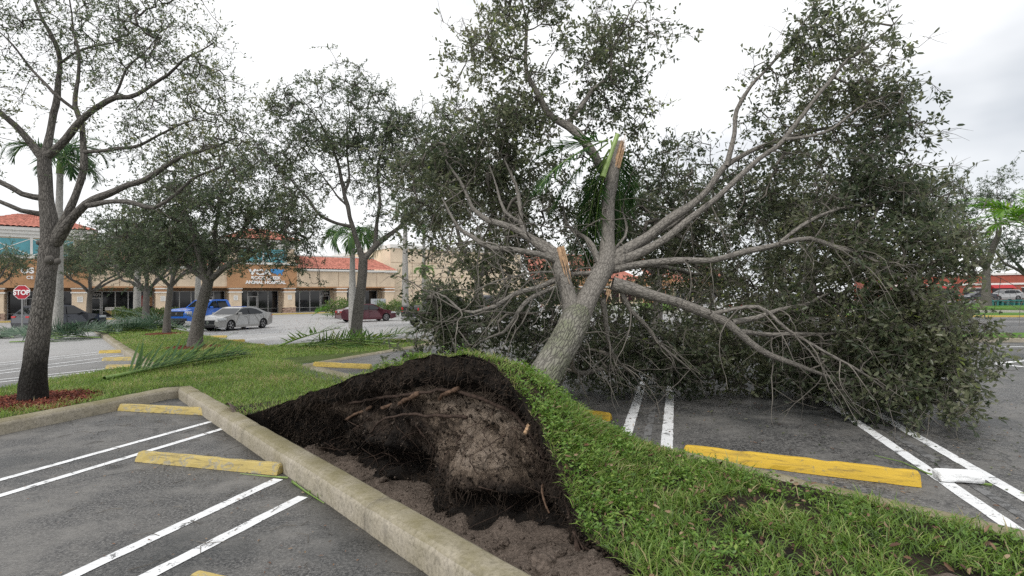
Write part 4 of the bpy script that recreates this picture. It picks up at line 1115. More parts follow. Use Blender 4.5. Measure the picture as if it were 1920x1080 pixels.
# --- the bare-limbed oak in the red mulch bed
bT1 = W(-12.3, -0.13, 0.16)
t1 = tree_obj('oak_tree', 'thin crowned oak with black stained trunk in red mulch', bT1)
d1 = 9.1
trunk1 = [(bT1[0], bT1[1], 0.1, .20)] + px_limb([(x, y, Y, r * .86) for x, y, Y, r in [(64, 700, d1, .205), (74, 620, d1, .18), (86, 530, d1, .16), (92, 470, d1, .165), (94, 430, d1, .15), (88, 380, d1, .125), (84, 320, d1, .115), (84, 292, d1, .11)]])
L1 = [px_limb([(x, y, Y, r * .86) for x, y, Y, r in l]) for l in [
 [(84, 300, d1, .09), (60, 270, 9.1, .07), (30, 235, 9.0, .06), (0, 210, 8.9, .05), (-60, 170, 8.8, .03), (-120, 150, 8.7, .015)],
 [(85, 295, d1, .09), (95, 250, 9.2, .07), (104, 195, 9.3, .06), (110, 150, 9.4, .052), (112, 110, 9.4, .045), (95, 60, 9.4, .036), (75, 25, 9.5, .028), (50, -40, 9.6, .015)],
 [(110, 120, 9.4, .03), (130, 105, 9.3, .026), (165, 88, 9.2, .022), (215, 80, 9.1, .014), (260, 76, 9.0, .007)],
 [(90, 292, d1, .085), (125, 262, 9.0, .07), (150, 222, 8.9, .062), (185, 198, 8.8, .055), (215, 180, 8.8, .048), (258, 178, 8.7, .04), (300, 150, 8.7, .03), (345, 115, 8.6, .02), (400, 80, 8.6, .01)],
 [(98, 452, d1, .1), (130, 400, 9.0, .075), (148, 340, 9.0, .065), (158, 290, 9.0, .058), (152, 235, 9.1, .05), (140, 200, 9.1, .042), (146, 150, 9.2, .035), (148, 100, 9.2, .028), (135, 40, 9.3, .018), (130, -30, 9.4, .01)],
 [(140, 205, 9.1, .032), (100, 175, 9.0, .03), (60, 130, 9.0, .024), (25, 85, 8.9, .016), (-10, 50, 8.8, .008)],
 [(104, 455, d1, .11), (140, 405, 8.9, .085), (178, 375, 8.8, .07), (230, 352, 8.7, .06), (270, 338, 8.6, .05), (320, 308, 8.6, .04), (370, 285, 8.5, .028), (440, 262, 8.5, .014)],
 [(165, 385, 8.8, .055), (225, 380, 8.6, .045), (290, 388, 8.5, .038), (330, 365, 8.5, .032), (360, 335, 8.5, .024), (420, 310, 8.5, .012)],
 [(158, 285, 9.0, .04), (200, 282, 8.9, .034), (262, 272, 8.8, .028), (320, 240, 8.8, .02), (380, 215, 8.7, .01)],
 [(82, 372, d1, .07), (40, 362, 9.0, .055), (0, 343, 8.9, .045), (-60, 330, 8.8, .02)],
 [(80, 402, d1, .06), (40, 395, 8.9, .045), (0, 378, 8.8, .035), (-50, 370, 8.7, .015)],
 [(215, 180, 8.8, .025), (240, 130, 8.7, .02), (270, 100, 8.7, .014), (300, 60, 8.6, .008)],
]]
B1 = [B(440, 240, 8.6, .45, .6, .35, 22), B(450, 310, 8.5, .5, .6, .3, 20), B(250, 230, 8.9, .8, .8, .4, 22), B(420, 170, 8.6, .4, .6, .4, 20), B(240, 30, 9, .9, .9, .6, 30), B(350, 330, 8.6, .7, .7, .3, 16), B(60, 60, 9.3, .9, .9, .8, 60), B(170, 60, 9.2, .9, .9, .7, 60), B(280, 70, 8.9, .8, .8, .7, 60), B(370, 120, 8.7, .6, .7, .55, 44), B(330, 200, 8.8, .8, .8, .5, 36), B(210, 160, 9.0, .9, .9, .6, 34), B(30, 150, 9.0, .7, .8, .8, 34),
      B(390, 270, 8.6, .75, .8, .45, 40), B(300, 300, 8.7, .8, .8, .4, 26), B(-40, 250, 8.8, .7, .8, .8, 30), B(200, 300, 9, .8, .8, .4, 14), B(120, -60, 9.4, 1.2, 1, .8, 40), B(300, -20, 9.0, .9, .9, .6, 34), B(-20, -20, 9.0, .9, .9, .6, 30)]
make_tree(t1, trunk1, L1, B1, 21, leaf=(0.062, 0.024), per=38, sig=0.2, clump=4, clump_r=0.42, bark='bark_wet', limb_bark='bark', twig='bark_twig_dark', trunk_sides=48, lump=0.06, flare=0.15, tint0=0.5, twiglets=4, tip_r=0.0038, shape=4, bare=0.12)
for (x, y, s) in ((91, 487, 1.0), (107, 490, .7), (72, 455, .6)):           # old branch collars on the trunk
    mb = MB(); mb.lathe([(0.0, .05), (.035, .045), (.06, .02), (.075, -.03)], 'y', 14)
    o = mb.build('branch_collar', M['bark'], None, smooth=True); o.location = P(x, y, 8.99 if s == 1 else 9.01); o.rotation_euler = (math.pi, 0, 0); o.scale = (s, s, s * 1.1); keep_parent(o, t1)
# --- the round dark oak behind the corner lawn
bT2 = W(-22.2, 4.13, 0.16); d2 = 19.4
t2 = tree_obj('oak_tree', 'dense dark oak leaning beside the silver car', bT2)
trunk2 = [(*bT2[:2], .1, .27)] + px_limb([(366, 640, d2, .235), (374, 590, d2, .2), (386, 545, d2, .185), (393, 520, d2, .17)])
L2 = [px_limb(l) for l in [
 [(388, 530, d2, .13), (375, 480, 19.3, .11), (360, 430, 19.2, .08), (340, 380, 19, .05), (325, 330, 18.8, .02)],
 [(392, 522, d2, .12), (400, 470, 19.5, .09), (405, 420, 19.6, .07), (415, 370, 19.7, .05), (430, 320, 19.9, .02)],
 [(394, 525, d2, .12), (425, 500, 19.2, .09), (460, 485, 19.0, .08), (490, 465, 18.8, .06), (530, 455, 18.6, .035), (570, 450, 18.5, .015)],
 [(385, 525, d2, .1), (340, 490, 19.8, .07), (290, 455, 20.2, .05), (250, 420, 20.5, .025)],
 [(400, 505, d2, .08), (440, 450, 19.8, .06), (480, 400, 20.0, .04), (520, 350, 20.3, .015)],
]]
B2 = [B(300, 480, 19.8, 1.3, 1.3, .6, 70), B(230, 500, 20.4, 1.0, 1.2, .5, 50), B(420, 470, 19.2, 1.2, 1.2, .5, 50), B(350, 370, 19.0, 2.2, 1.5, 1.0, 90), B(560, 400, 18.8, .8, 1.0, .7, 40), B(370, 420, 19.2, 2.2, 1.9, 1.4, 150), B(280, 400, 20.0, 1.8, 1.8, 1.3, 110), B(460, 400, 19.2, 1.9, 1.8, 1.3, 120), B(530, 440, 18.6, 1.1, 1.3, .8, 60), B(390, 330, 19.5, 2.0, 1.8, 1.0, 80), B(490, 475, 18.7, 1.2, 1.0, .4, 40), B(330, 470, 19.5, 1.3, 1.2, .5, 50), B(230, 450, 20.2, 1.2, 1.2, .7, 50), B(440, 300, 19.8, 1.4, 1.2, .8, 40)]
make_tree(t2, trunk2, L2, B2, 31, leaf=(0.095, 0.045), per=56, sig=0.3, clump=5, clump_r=0.6, trunk_sides=30, flare=0.3, tint0=0.34, twiglets=4, tip_r=0.008, shape=4)
# --- the open oak with palm litter at its foot
bT3 = W(-19.64, 9.24, 0.16); d3 = 20.8
t3 = tree_obj('oak_tree', 'tall open oak forking above the maroon car', bT3)
trunk3 = [(*bT3[:2], .1, .25)] + px_limb([(668, 625, d3, .225), (672, 580, d3, .2), (678, 530, d3, .185), (681, 490, d3, .17), (679, 476, d3, .15)])
L3 = [px_limb(l) for l in [
 [(678, 480, d3, .12), (665, 440, 20.7, .095), (655, 400, 20.6, .085), (645, 365, 20.6, .075), (635, 310, 20.6, .06), (615, 260, 20.5, .045), (590, 215, 20.4, .025), (560, 180, 20.3, .012)],
 [(660, 425, 20.7, .07), (630, 418, 20.5, .06), (600, 405, 20.3, .055), (575, 370, 20.2, .05), (545, 335, 20.1, .035), (520, 310, 20, .02)],
 [(683, 485, d3, .13), (705, 460, 20.9, .11), (730, 440, 21.0, .095), (760, 415, 21.0, .07), (800, 380, 21.0, .045), (830, 330, 21, .02)],
 [(703, 463, 20.9, .085), (707, 420, 20.9, .07), (712, 370, 21.0, .06), (708, 320, 21.1, .045), (720, 260, 21.2, .03), (740, 200, 21.3, .015)],
 [(645, 365, 20.6, .055), (655, 330, 20.7, .045), (650, 270, 20.8, .035), (655, 210, 20.9, .02), (650, 160, 21, .01)],
 [(650, 385, 20.6, .04), (625, 360, 20.8, .034), (605, 330, 21, .026), (570, 290, 21, .012)],
]]
B3 = [B(700, 270, 20.8, 1.5, 1.4, 1.0, 70), B(590, 270, 20.4, 1.4, 1.3, .8, 60), B(770, 260, 21, 1.3, 1.3, 1.0, 60), B(840, 220, 21.2, .9, 1.2, .9, 50), B(540, 380, 20, .9, 1.0, .5, 30), B(560, 220, 20.3, 1.3, 1.4, 1.0, 70), B(650, 170, 20.9, 1.2, 1.3, .9, 70), B(640, 260, 20.6, 1.8, 1.6, 1.0, 90), B(740, 220, 21.2, 1.4, 1.4, 1.0, 90), B(760, 320, 21, 1.5, 1.5, 1.2, 110), B(520, 300, 20.1, 1.2, 1.3, .9, 70), B(580, 340, 20.8, 1.2, 1.3, .7, 40), B(820, 300, 21, 1.2, 1.4, 1.2, 80), B(800, 400, 21, .9, 1.0, .8, 45), B(690, 340, 21, 1.0, 1.2, .6, 30), B(720, 410, 20.8, .6, .8, .4, 16), B(590, 440, 20.4, .5, .6, .4, 14), B(560, 500, 20, .35, .4, .5, 10)]
make_tree(t3, trunk3, L3, B3, 41, leaf=(0.095, 0.045), per=56, sig=0.28, clump=5, clump_r=0.55, trunk_sides=30, flare=0.3, tint0=0.45, twiglets=4, tip_r=0.008, shape=4)
# --- oaks grown from a few figures
def auto_oak(label, base, height, fork, r0, crown, seed, lean=(0, 0), per=46, leaf=(0.10, 0.05), n=260, tint0=0.36, leafm='oakleaf', nl=6, name='oak_tree', group='standing oaks of the parking lot', rr2=1.0, sig=0.3, bark='bark'):
    """crown: (dx, dy, z, rx, ry, rz) of the crown volume above the base"""
    o = tree_obj(name, label, base, group)
    b = np.asarray(base, float); rg = random.Random(seed)
    tp = b + np.array([lean[0], lean[1], fork])
    tr = [(*(b - [0, 0, .1]), r0 * 1.15), (*(b + (tp - b) * .35 + [rg.uniform(-.05, .05), 0, 0]), r0 * .92), (*(b + (tp - b) * .7), r0 * .85), (*tp, r0 * .75)]
    cc = b + np.array(crown[:3]); rx, ry, rz = crown[3:]
    limbs = []; blobs = []
    for i in range(nl):
        a = 2 * math.pi * (i + rg.uniform(-.25, .25)) / nl
        e = cc + np.array([math.cos(a) * rx * .62, math.sin(a) * ry * .62, rg.uniform(-.25, .55) * rz])
        mid = tp + (e - tp) * .5 + np.array([math.cos(a) * rx * .12, math.sin(a) * ry * .12, -.08 * rz + rg.uniform(-.2, .2)])
        limbs.append([(*(tp - [0, 0, .15]), r0 * .5), (*(tp + (mid - tp) * .5 + [rg.uniform(-.12, .12), 0, .1]), r0 * .4), (*mid, r0 * .3), (*(mid + (e - mid) * .55 + [0, 0, rg.uniform(-.15, .2)]), r0 * .18), (*e, r0 * .07)])
        blobs.append((e, (rx * .42, ry * .42, rz * .5), n // (nl + 2)))
    blobs.append((cc + [0, 0, rz * .45], (rx * .6, ry * .6, rz * .5), n // (nl + 2))); blobs.append((cc, (rx * .75, ry * .75, rz * .7), n // (nl + 2)))
    make_tree(o, tr, limbs, blobs, seed, leaf=leaf, per=per, sig=sig, clump=5, clump_r=0.6 * rr2, trunk_sides=18, trunk_step=.15, flare=.25, tint0=tint0, twiglets=3, tip_r=.009, shape=4, leafm=leafm, bark=bark, limb_bark=bark)
    return o
def base_px(x, y, z=0.16): return G(x, y, z)
auto_oak('slim oak behind the palm litter, left of the leaning dark oak', base_px(312, 626), 6, 2.6, .17, (.1, .3, 4.6, 3.4, 3.2, 2.1), 51, (.15, .1), n=460, tint0=0.33)
auto_oak('forked oak trunk in front of the clipped hedge', base_px(271, 607), 7, 2.6, .26, (-.5, .5, 5.4, 5.0, 4.4, 2.8), 52, (.1, .1), n=640, leaf=(.13, .06), sig=.4, tint0=0.34)
auto_oak('oak crown spreading behind the mulch bed oak', base_px(165, 606, .0), 7, 2.8, .24, (.3, 1.0, 5.6, 5.2, 4.6, 3.0), 53, (.1, .1), n=640, leaf=(.13, .06), sig=.4, tint0=0.36)
auto_oak('oak overhanging the shop sign at the picture edge', P(-60, 596, 38) * [1, 1, 0], 6, 2.4, .22, (1.2, -.5, 4.6, 4.4, 3.4, 1.5), 54, (.3, 0), n=300, leaf=(.13, .06), sig=.4, tint0=0.36)
auto_oak('oak standing behind the left limbs of the fallen tree', base_px(905, 612, .05), 9, 3.0, .28, (-.6, .5, 7.4, 4.6, 4.0, 3.6), 55, (-.3, .2), n=560, leaf=(.12, .055), sig=.36, tint0=0.40)
auto_oak('oak behind the middle of the fallen crown', P(1230, 590, 26) * [1, 1, 0] + [0, 0, ZR], 8, 2.8, .25, (0, .4, 5.4, 4.6, 4.0, 2.6), 56, (.2, .2), n=420, leaf=(.12, .055), sig=.36, tint0=0.30)
auto_oak('oak behind the right half of the fallen crown', P(1520, 585, 30) * [1, 1, 0] + [0, 0, ZR], 8, 2.8, .25, (0, .4, 5.6, 4.8, 4.0, 2.8), 57, (.2, .2), n=420, leaf=(.12, .055), sig=.36, tint0=0.30)
auto_oak('airy pale green oak past the end of the fallen crown', G(1848, 577, .1), 12, 4.2, .42, (-3.0, 0, 10.2, 5.8, 5.4, 4.6), 58, (.4, .2), n=480, leaf=(.17, .08), sig=.5, tint0=0.52, leafm='farleaf', rr2=1.5)
auto_oak('dark oak at the far end of the right lot', P(1935, 560, 60) * [1, 1, 0] + [0, 0, .1], 9, 3.0, .4, (-1, 0, 6.2, 5.0, 4.5, 3.0), 59, (.4, .2), n=300, leaf=(.2, .09), sig=.5, tint0=0.35, leafm='farleaf', rr2=1.5)
for i, (x, Y, h, lb) in enumerate([(1080, 62, 5.5, 'distant oak behind the broken palm topped stem'), (1330, 66, 5.0, 'distant oak above the white parked car'), (1640, 70, 5.4, 'distant oak behind the fallen crown, nearest the right lot'), (1460, 84, 6.0, 'distant oak row behind the fallen crown, middle tree')]):
    auto_oak(lb, P(x, 570, Y) * [1, 1, 0] + [0, 0, .05], h + 3, 2.4, .3, (0, 0, h, 5.2, 4.0, 2.8), 70 + i, (.2, 0), n=200, leaf=(.2, .1), sig=.5, tint0=0.35, leafm='farleaf', rr2=1.6, nl=5, group='distant oaks beyond the right lot')

# ================================================================== PALMS
def frond_mesh(name, L, curve, npairs, leaf, wid, seed, spread=1.0, droop=0.5, tint0=0.5, lift=0.25, bare=0.18, vshape=0.45, wind=None):
    """a pinnate frond along +X, arching by `curve`; leaflets as creased strips; returns (leaflets, rachis) meshes"""
    rg = np.random.default_rng(seed)
    u = np.linspace(0, 1, 22)
    ang = lift - curve * u ** 1.5
    dx = np.cos(ang); dz = np.sin(ang)
    px_ = np.concatenate([[0], np.cumsum((dx[1:] + dx[:-1]) / 2)]) * L / 21; pz_ = np.concatenate([[0], np.cumsum((dz[1:] + dz[:-1]) / 2)]) * L / 21
    path = np.stack([px_, 0.03 * L * np.sin(u * 3 + seed), pz_], 1)
    Vs, Fs, tn_ = [], [], []
    base = 0
    for k in range(npairs):
        f = bare + (1 - bare) * (k + 0.5) / npairs
        for sd in (-1, 1):
            c = np.array([np.interp(f, u, path[:, i]) for i in range(3)])
            tg = np.array([np.interp(min(1, f + .03), u, path[:, i]) for i in range(3)]) - c
            tg = tg / (np.linalg.norm(tg) + 1e-9)
            side = np.array([0, sd, 0.0])
            upv = np.cross(np.array([0, 1.0, 0]), tg) * -1
            a = (1.15 - 0.75 * f) * spread + rg.normal(0, .12)
            d = tg * math.cos(a) + (side * math.cos(vshape) + upv * math.sin(vshape) * rg.uniform(.4, 1.4)) * math.sin(a)
            if wind is not None: d = d + np.asarray(wind) * rg.uniform(.5, 1.2)
            d /= np.linalg.norm(d)
            l = leaf * (math.sin(math.pi * (0.12 + 0.83 * f)) ** 0.6) * rg.uniform(.8, 1.15)
            w = wid * rg.uniform(.8, 1.2)
            wv = np.cross(d, upv); wv /= (np.linalg.norm(wv) + 1e-9)
            g = np.array([0, 0, -1.0])
            p = [c]
            dd = d.copy()
            for q in range(3):
                dd = dd + g * droop * rg.uniform(.15, .45); dd /= np.linalg.norm(dd)
                p.append(p[-1] + dd * l / 3)
            ws = [w * .5, w, w * .75, w * .06]
            for pp, w_ in zip(p, ws):
                Vs.append(pp + wv * w_ / 2); Vs.append(pp - wv * w_ / 2)
            for q in range(3):
                Fs.append((base + 2 * q, base + 2 * q + 1, base + 2 * q + 3, base + 2 * q + 2))
            tn_ += [float(np.clip(tint0 + rg.normal(0, .17), 0, 1))] * 3
            base += 8
    me = np_mesh(name, np.array(Vs), np.array(Fs), tint=tn_)
    r = np.linspace(L * .011, L * .002, 22)
    V, F, U = tube_arrays([(path, r, 6)])
    return me, np_mesh(name + '_stem', V, F, smooth=True)
def make_palm(label, base, height, r, seed, crown_r=2.2, nf=11, wind=(0.0, 0.0), mat='palmleaf', base_droop=1.7, group='palms of the plaza', shaft=0.9, leaf=.62, variants=4, npairs=34, windv=None, tint0=.45):
    o = empty('palm_tree', tuple(base)); tag(o, label, 'palm', group); bpy.context.view_layer.update()
    rg = random.Random(seed); b = np.asarray(base, float)
    k = int(height / .25)
    u = np.linspace(0, 1, k)
    lx = wind[0] * .25; 
    pts = np.stack([b[0] + lx * u ** 2, b[1] + 0 * u, b[2] - .1 + height * u], 1)
    rad = r * (1.15 - .3 * u + .12 * np.sin(u * 5)) * (1 + .05 * (np.arange(k) % 2))
    V, F, U = tube_arrays([(pts, rad, 14)])
    keep_parent(link('trunk', np_mesh('trunk', V, F, smooth=True), M['palm_trunk']), o)
    top = pts[-1]
    V, F, U = tube_arrays([(np.array([top, top + [0, 0, shaft * .5], top + [0, 0, shaft]]), np.array([r * .95, r * .8, r * .3]), 12)])
    keep_parent(link('crownshaft', np_mesh('crownshaft', V, F, smooth=True), M['rachis']), o)
    ms = [frond_mesh('frond', crown_r * rg.uniform(.85, 1.1), base_droop * rg.uniform(.75, 1.2), npairs, leaf, .05, seed * 10 + i, droop=.7, tint0=tint0, lift=.75, wind=windv) for i in range(variants)]
    for a_, s_ in ms: a_.materials.append(M[mat]); s_.materials.append(M['rachis'])
    for i in range(nf):
        a = 2 * math.pi * i / nf * 1.0 + rg.uniform(-.25, .25)
        dx, dy = math.cos(a) + wind[0], math.sin(a) + wind[1]
        a2 = math.atan2(dy, dx)
        me, st = ms[i % variants]
        fr = link('frond', me); fr.location = top + [0, 0, shaft * .85]; fr.rotation_euler = (rg.uniform(-.3, .3), rg.uniform(-.35, .45), a2)
        fr.parent = o; fr.matrix_parent_inverse = Matrix.Translation(b).inverted()
        s = link('stem', st); s.parent = fr
    return o
make_palm('grey trunked palm behind the mulch bed oak, fronds windblown', P(108, 600, 29) * [1, 1, 0], 9.0, .2, 1, 2.9, 14, (.5, -.1), leaf=1.0, tint0=.25, base_droop=2.2, npairs=42)
make_palm('palm behind the tall open oak, drooping fronds', P(661, 590, 34) * [1, 1, 0], 5.2, .2, 2, 2.6, 15, (.1, 0), base_droop=2.5, leaf=.95, npairs=40)
make_palm('tall smooth palm trunk in front of the cream wall', P(760, 588, 45) * [1, 1, 0], 8.6, .23, 3, 2.4, 11, (.3, 0), leaf=.7)
make_palm('smaller palm between the cream wall and black pickup', P(795, 590, 50) * [1, 1, 0], 7.6, .17, 4, 2.0, 10, (.3, 0), base_droop=2.4, leaf=.6)
make_palm('short palm hanging in front of the cream wall', P(797, 590, 47) * [1, 1, 0], 3.6, .12, 9, 1.3, 9, (.1, 0), base_droop=2.4, leaf=.5, mat='palmbright')
make_palm('palm trunk behind the forked oak by the hedge', P(257, 600, 47) * [1, 1, 0], 6.2, .24, 5, 2.2, 10, (.3, 0), leaf=.7)
make_palm('palm trunk behind the leaning dark oak', P(371, 600, 48) * [1, 1, 0], 6.0, .22, 6, 2.2, 10, (.3, 0), leaf=.7)
make_palm('bright green palm at the right edge of the lot', P(1945, 585, 20) * [1, 1, 0] + [0, 0, ZR], 3.3, .16, 7, 2.6, 12, (-.5, 0), base_droop=1.5, mat='palmbright', leaf=.8, tint0=.55, npairs=36)

# ------------------------------------------------------------------ torn fronds
def loose_frond(label, loc, rz, L, seed, mat='palmleaf', rx=0.0, ry=0.0, droop=.2, leaf=.6, wid=.045, curve=.1, spread=1.0, vshape=.5, tint0=.5, npairs=34, group=None, lift=0.02, stem='rachis', wind=None):
    o = empty('palm_frond', tuple(loc)); o.rotation_euler = (rx, ry, rz)
    me, st = frond_mesh('leaflets', L, curve, npairs, leaf, wid, seed, spread, droop, tint0, lift, .14, vshape, wind)
    link('leaflets', me, M[mat], o); link('stem', st, M[stem], o)
    return tag(o, label, 'palm frond', group)
# the big frond lying on the lawn by the corner kerb
a, b_ = G(195, 712, .2), G(500, 662, .2)
loose_frond('big green palm frond lying on the lawn by the kerb corner', a + [0, 0, .03], math.atan2(b_[1] - a[1], b_[0] - a[0]), 4.3, 201, leaf=1.3, wid=.055, curve=.03, vshape=.95, droop=.22, tint0=.6, npairs=50, spread=.72, rx=.1)
# hung up in the broken stem of the fallen oak
HUNG = ['uppermost', 'leftmost sweeping', 'short upright', 'longest drooping', 'right hand drooping', 'lowest', 'topmost spiky', 'right hand short', 'lower left', 'innermost']
for i, (dx, dz, ln, rz, ry) in enumerate([(0, 0, 1.3, math.pi + .2, .75), (.03, -.1, 1.5, math.pi - .3, 1.1), (-.02, .05, 1.4, math.pi + .5, .5), (.02, -.15, 1.7, -.2, 1.52), (0, .0, 1.4, -.9, 1.42), (-.05, -.2, 1.6, math.pi - .7, 1.3), (.02, .05, 1.0, math.pi + .1, .1), (.05, -.05, .9, .1, 1.2), (-.02, -.3, 1.7, math.pi + .1, 1.42), (0, -.25, 1.8, -.6, 1.5)]):
    loose_frond(HUNG[i] + ' dark green palm frond snagged on the snapped oak stem', (P(1140, 268, 7.74) if i in (0, 1, 2, 5, 6, 8) else P(1150, 262, 8.06)) + [dx, .015 * i, dz], rz, ln, 220 + i, ry=ry, leaf=.6, wid=.024, npairs=44, droop=.35, vshape=.2, tint0=.42, group='palm fronds snagged in the fallen oak', curve=.5, lift=.1)
mb = MB()
a, b_ = P(1158, 252, 7.6), P(1130, 332, 7.5)
ax = (b_ - a) / np.linalg.norm(b_ - a); sd = np.cross(ax, [0, 1, 0])
mb.tube([a, a + (b_ - a) * .5 + [0, -.015, 0], b_], [.034, .03, .042], 8)
o = mb.build('palm_leaf_base', M['rachis_pale'], None, smooth=False); tag(o, 'pale green palm leaf base wedged on the snapped oak stem', 'palm leaf')
# heaps of torn fronds
ORD = {4: ['leftmost', 'second', 'third', 'rightmost'], 5: ['leftmost', 'second', 'middle', 'fourth', 'rightmost'], 7: ['leftmost', 'second', 'third', 'middle', 'fifth', 'sixth', 'rightmost']}
def heap(label_fmt, cpx, n, seed, z, Lr, mat, spread_m, group, tint0=.5, leaf=.7, rise=.35, zh=.3, wid=.05, ang=None):
    rg = random.Random(seed)
    for i in range(n):
        (x0, y0), (x1, y1) = cpx
        f = (i + .5) / n
        c = G(x0 + (x1 - x0) * f, y0 + (y1 - y0) * f, z) + [rg.uniform(-spread_m, spread_m), rg.uniform(-spread_m, spread_m), rg.uniform(0, zh)]
        L = rg.uniform(*Lr); rz = rg.uniform(-.5, .5) + (math.pi if rg.random() < .5 else 0) + (ang or 0)
        c = c - np.array([math.cos(rz), math.sin(rz), 0]) * L * .5
        if n <= 7:
            lb = ORD[n][i] + ' ' + label_fmt
        else:
            lb = label_fmt
        loose_frond(lb, c, rz, L, seed * 100 + i, mat, rx=rg.uniform(-.5, .5), ry=rg.uniform(-.12, .06), droop=rg.uniform(.1, .35), leaf=leaf * rg.uniform(.8, 1.2), wid=wid, curve=rg.uniform(.1, .35), vshape=rg.uniform(.5, 1.2), tint0=tint0, npairs=34, group=group, lift=rg.uniform(.02, rise), stem='rachis')
heap('wilted grey green palm frond in the heap before the dark car', ((85, 640), (300, 622)), 26, 7, .0, (2.2, 3.6), 'palmgrey', .8, 'wilted palm fronds heaped by the median kerb', .42, .85, .3, .28, .042)
heap('wilted palm frond lying at the foot of the slim oak', ((300, 622), (375, 616)), 5, 8, .1, (1.8, 2.6), 'palmgrey', .6, 'wilted palm fronds by the slim oak', .5, .8, .3, .3, .06)
heap('wilted palm frond on the asphalt beneath the dark car', ((0, 636), (60, 628)), 4, 12, .0, (1.8, 2.6), 'palmgrey', .5, 'wilted palm fronds behind the dark car', .5, .8, .2, .15, .06)
heap('green palm frond fallen at the foot of the open oak', ((575, 655), (750, 643)), 7, 9, .17, (2.4, 3.6), 'palmleaf', .5, 'palm fronds fallen around the open oak', .72, .8, .25, .12, .045)
heap('cut palm frond piled beside the maroon car', ((600, 598), (650, 590)), 5, 10, .0, (2.0, 3.0), 'palmbright', .8, 'palm fronds piled beside the maroon car', .35, .8, .4, .5, .06)

# ================================================================== THE SHOPPING PLAZA
M['cream'] = flat('cream_stucco', (0.68, 0.55, 0.41), 0.9, var=0.05, scale=1.2, spec=0.2)
M['tan'] = flat('tan_stucco', (0.70, 0.58, 0.44), 0.9, var=0.04, scale=0.6, spec=0.2)
M['orange'] = flat('orange_stucco', (0.44, 0.25, 0.135), 0.9, var=0.05, scale=1.2, spec=0.2)
M['trimwhite'] = flat('white_trim', (0.74, 0.73, 0.70), 0.7, var=0.04)
M['teal'] = flat('teal_panel', (0.10, 0.33, 0.38), 0.35, var=0.06, scale=0.8)
M['rooftile'] = flat('red_clay_tile', (0.47, 0.19, 0.145), 0.8, var=0.22, scale=3.0, spec=0.2)
M['shopglass'] = glassy('dark_shop_glass', (0.014, 0.015, 0.018), 0.05)
M['alu'] = flat('aluminium_frame', (0.42, 0.42, 0.42), 0.45, 0.6, var=0.04)
M['soffit'] = flat('brown_soffit', (0.24, 0.15, 0.09), 0.9, var=0.05)
M['stone'] = flat('ledger_stone', (0.38, 0.27, 0.21), 0.9, var=0.3, scale=6, spec=0.2, bmp=0.5)
M['white_sign'] = flat('white_letter', (0.85, 0.85, 0.85), 0.5, var=0.02)
M['blue_sign'] = flat('blue_sign', (0.05, 0.25, 0.55), 0.5, var=0.05)
M['grey_sign'] = flat('grey_letter', (0.40, 0.40, 0.40), 0.5, var=0.02)
M['brick'] = flat('red_facade', (0.33, 0.085, 0.055), 0.85, var=0.08, scale=2)
M['awning'] = flat('red_awning', (0.40, 0.03, 0.035), 0.7, var=0.06)
M['sidewalk'] = flat('sidewalk_concrete', (0.36, 0.34, 0.31), 0.9, var=0.1, scale=2)
FO = np.array([-29.7, 71.0]); FA = math.atan2(23.0, 28.8); FD = np.array([math.cos(FA), math.sin(FA)])
def FS(x, y=560):
    d = ray(x, y)[:2]
    A = np.array([[FD[0], -d[0]], [FD[1], -d[1]]])
    return float(np.linalg.solve(A, -FO)[0])
def text_mesh(s, size, depth=0.02, bold=0.0, align='CENTER'):
    cu = bpy.data.curves.new('lettering', 'FONT')
    cu.body = s; cu.size = size; cu.extrude = depth; cu.align_x = align; cu.offset = bold
    ob = bpy.data.objects.new('lettering', cu); COL.objects.link(ob)
    dg = bpy.context.evaluated_depsgraph_get()
    me = bpy.data.meshes.new_from_object(ob.evaluated_get(dg))
    bpy.data.objects.remove(ob, do_unlink=True)
    me.name = 'lettering'
    return me
def lettering(s, size, x, y, z, mat, parent, bold=0.0, sx=1.0, name='lettering'):
    o = link(name, text_mesh(s, size, 0.03, bold), M[mat], parent)
    o.location = (x, y, z); o.rotation_euler = (math.radians(90), 0, 0); o.scale = (sx, 1, 1)
    return o
def tile_roof(parent, x0, x1, ridge0, ridge1, y0, y1, z0, z1, pitch=0.42, courses=7):
    """front slope of a barrel tile roof: eave x0..x1 at (y0,z0), ridge from ridge0 to ridge1 at (y1,z1)"""
    k = int((x1 - x0) / pitch) * 6
    V, F = [], []
    rows = courses * 2
    for r in range(rows + 1):
        c = (r + 1) // 2; f = c / courses
        st = 0.05 if r % 2 == 0 else 0.0
        for i in range(k + 1):
            u = i / k
            xa = x0 + (x1 - x0) * u; xb = ridge0 + (ridge1 - ridge0) * u
            w = abs(math.sin(math.pi * i / 6)) * 0.09
            V.append((xa + (xb - xa) * f, y0 + (y1 - y0) * f, z0 + (z1 - z0) * f + w + st))
    for r in range(rows):
        for i in range(k):
            a = r * (k + 1) + i
            F.append((a, a + 1, a + k + 2, a + k + 1))
    o = link('roof', np_mesh('roof', V, F), M['rooftile'], parent)
    return o
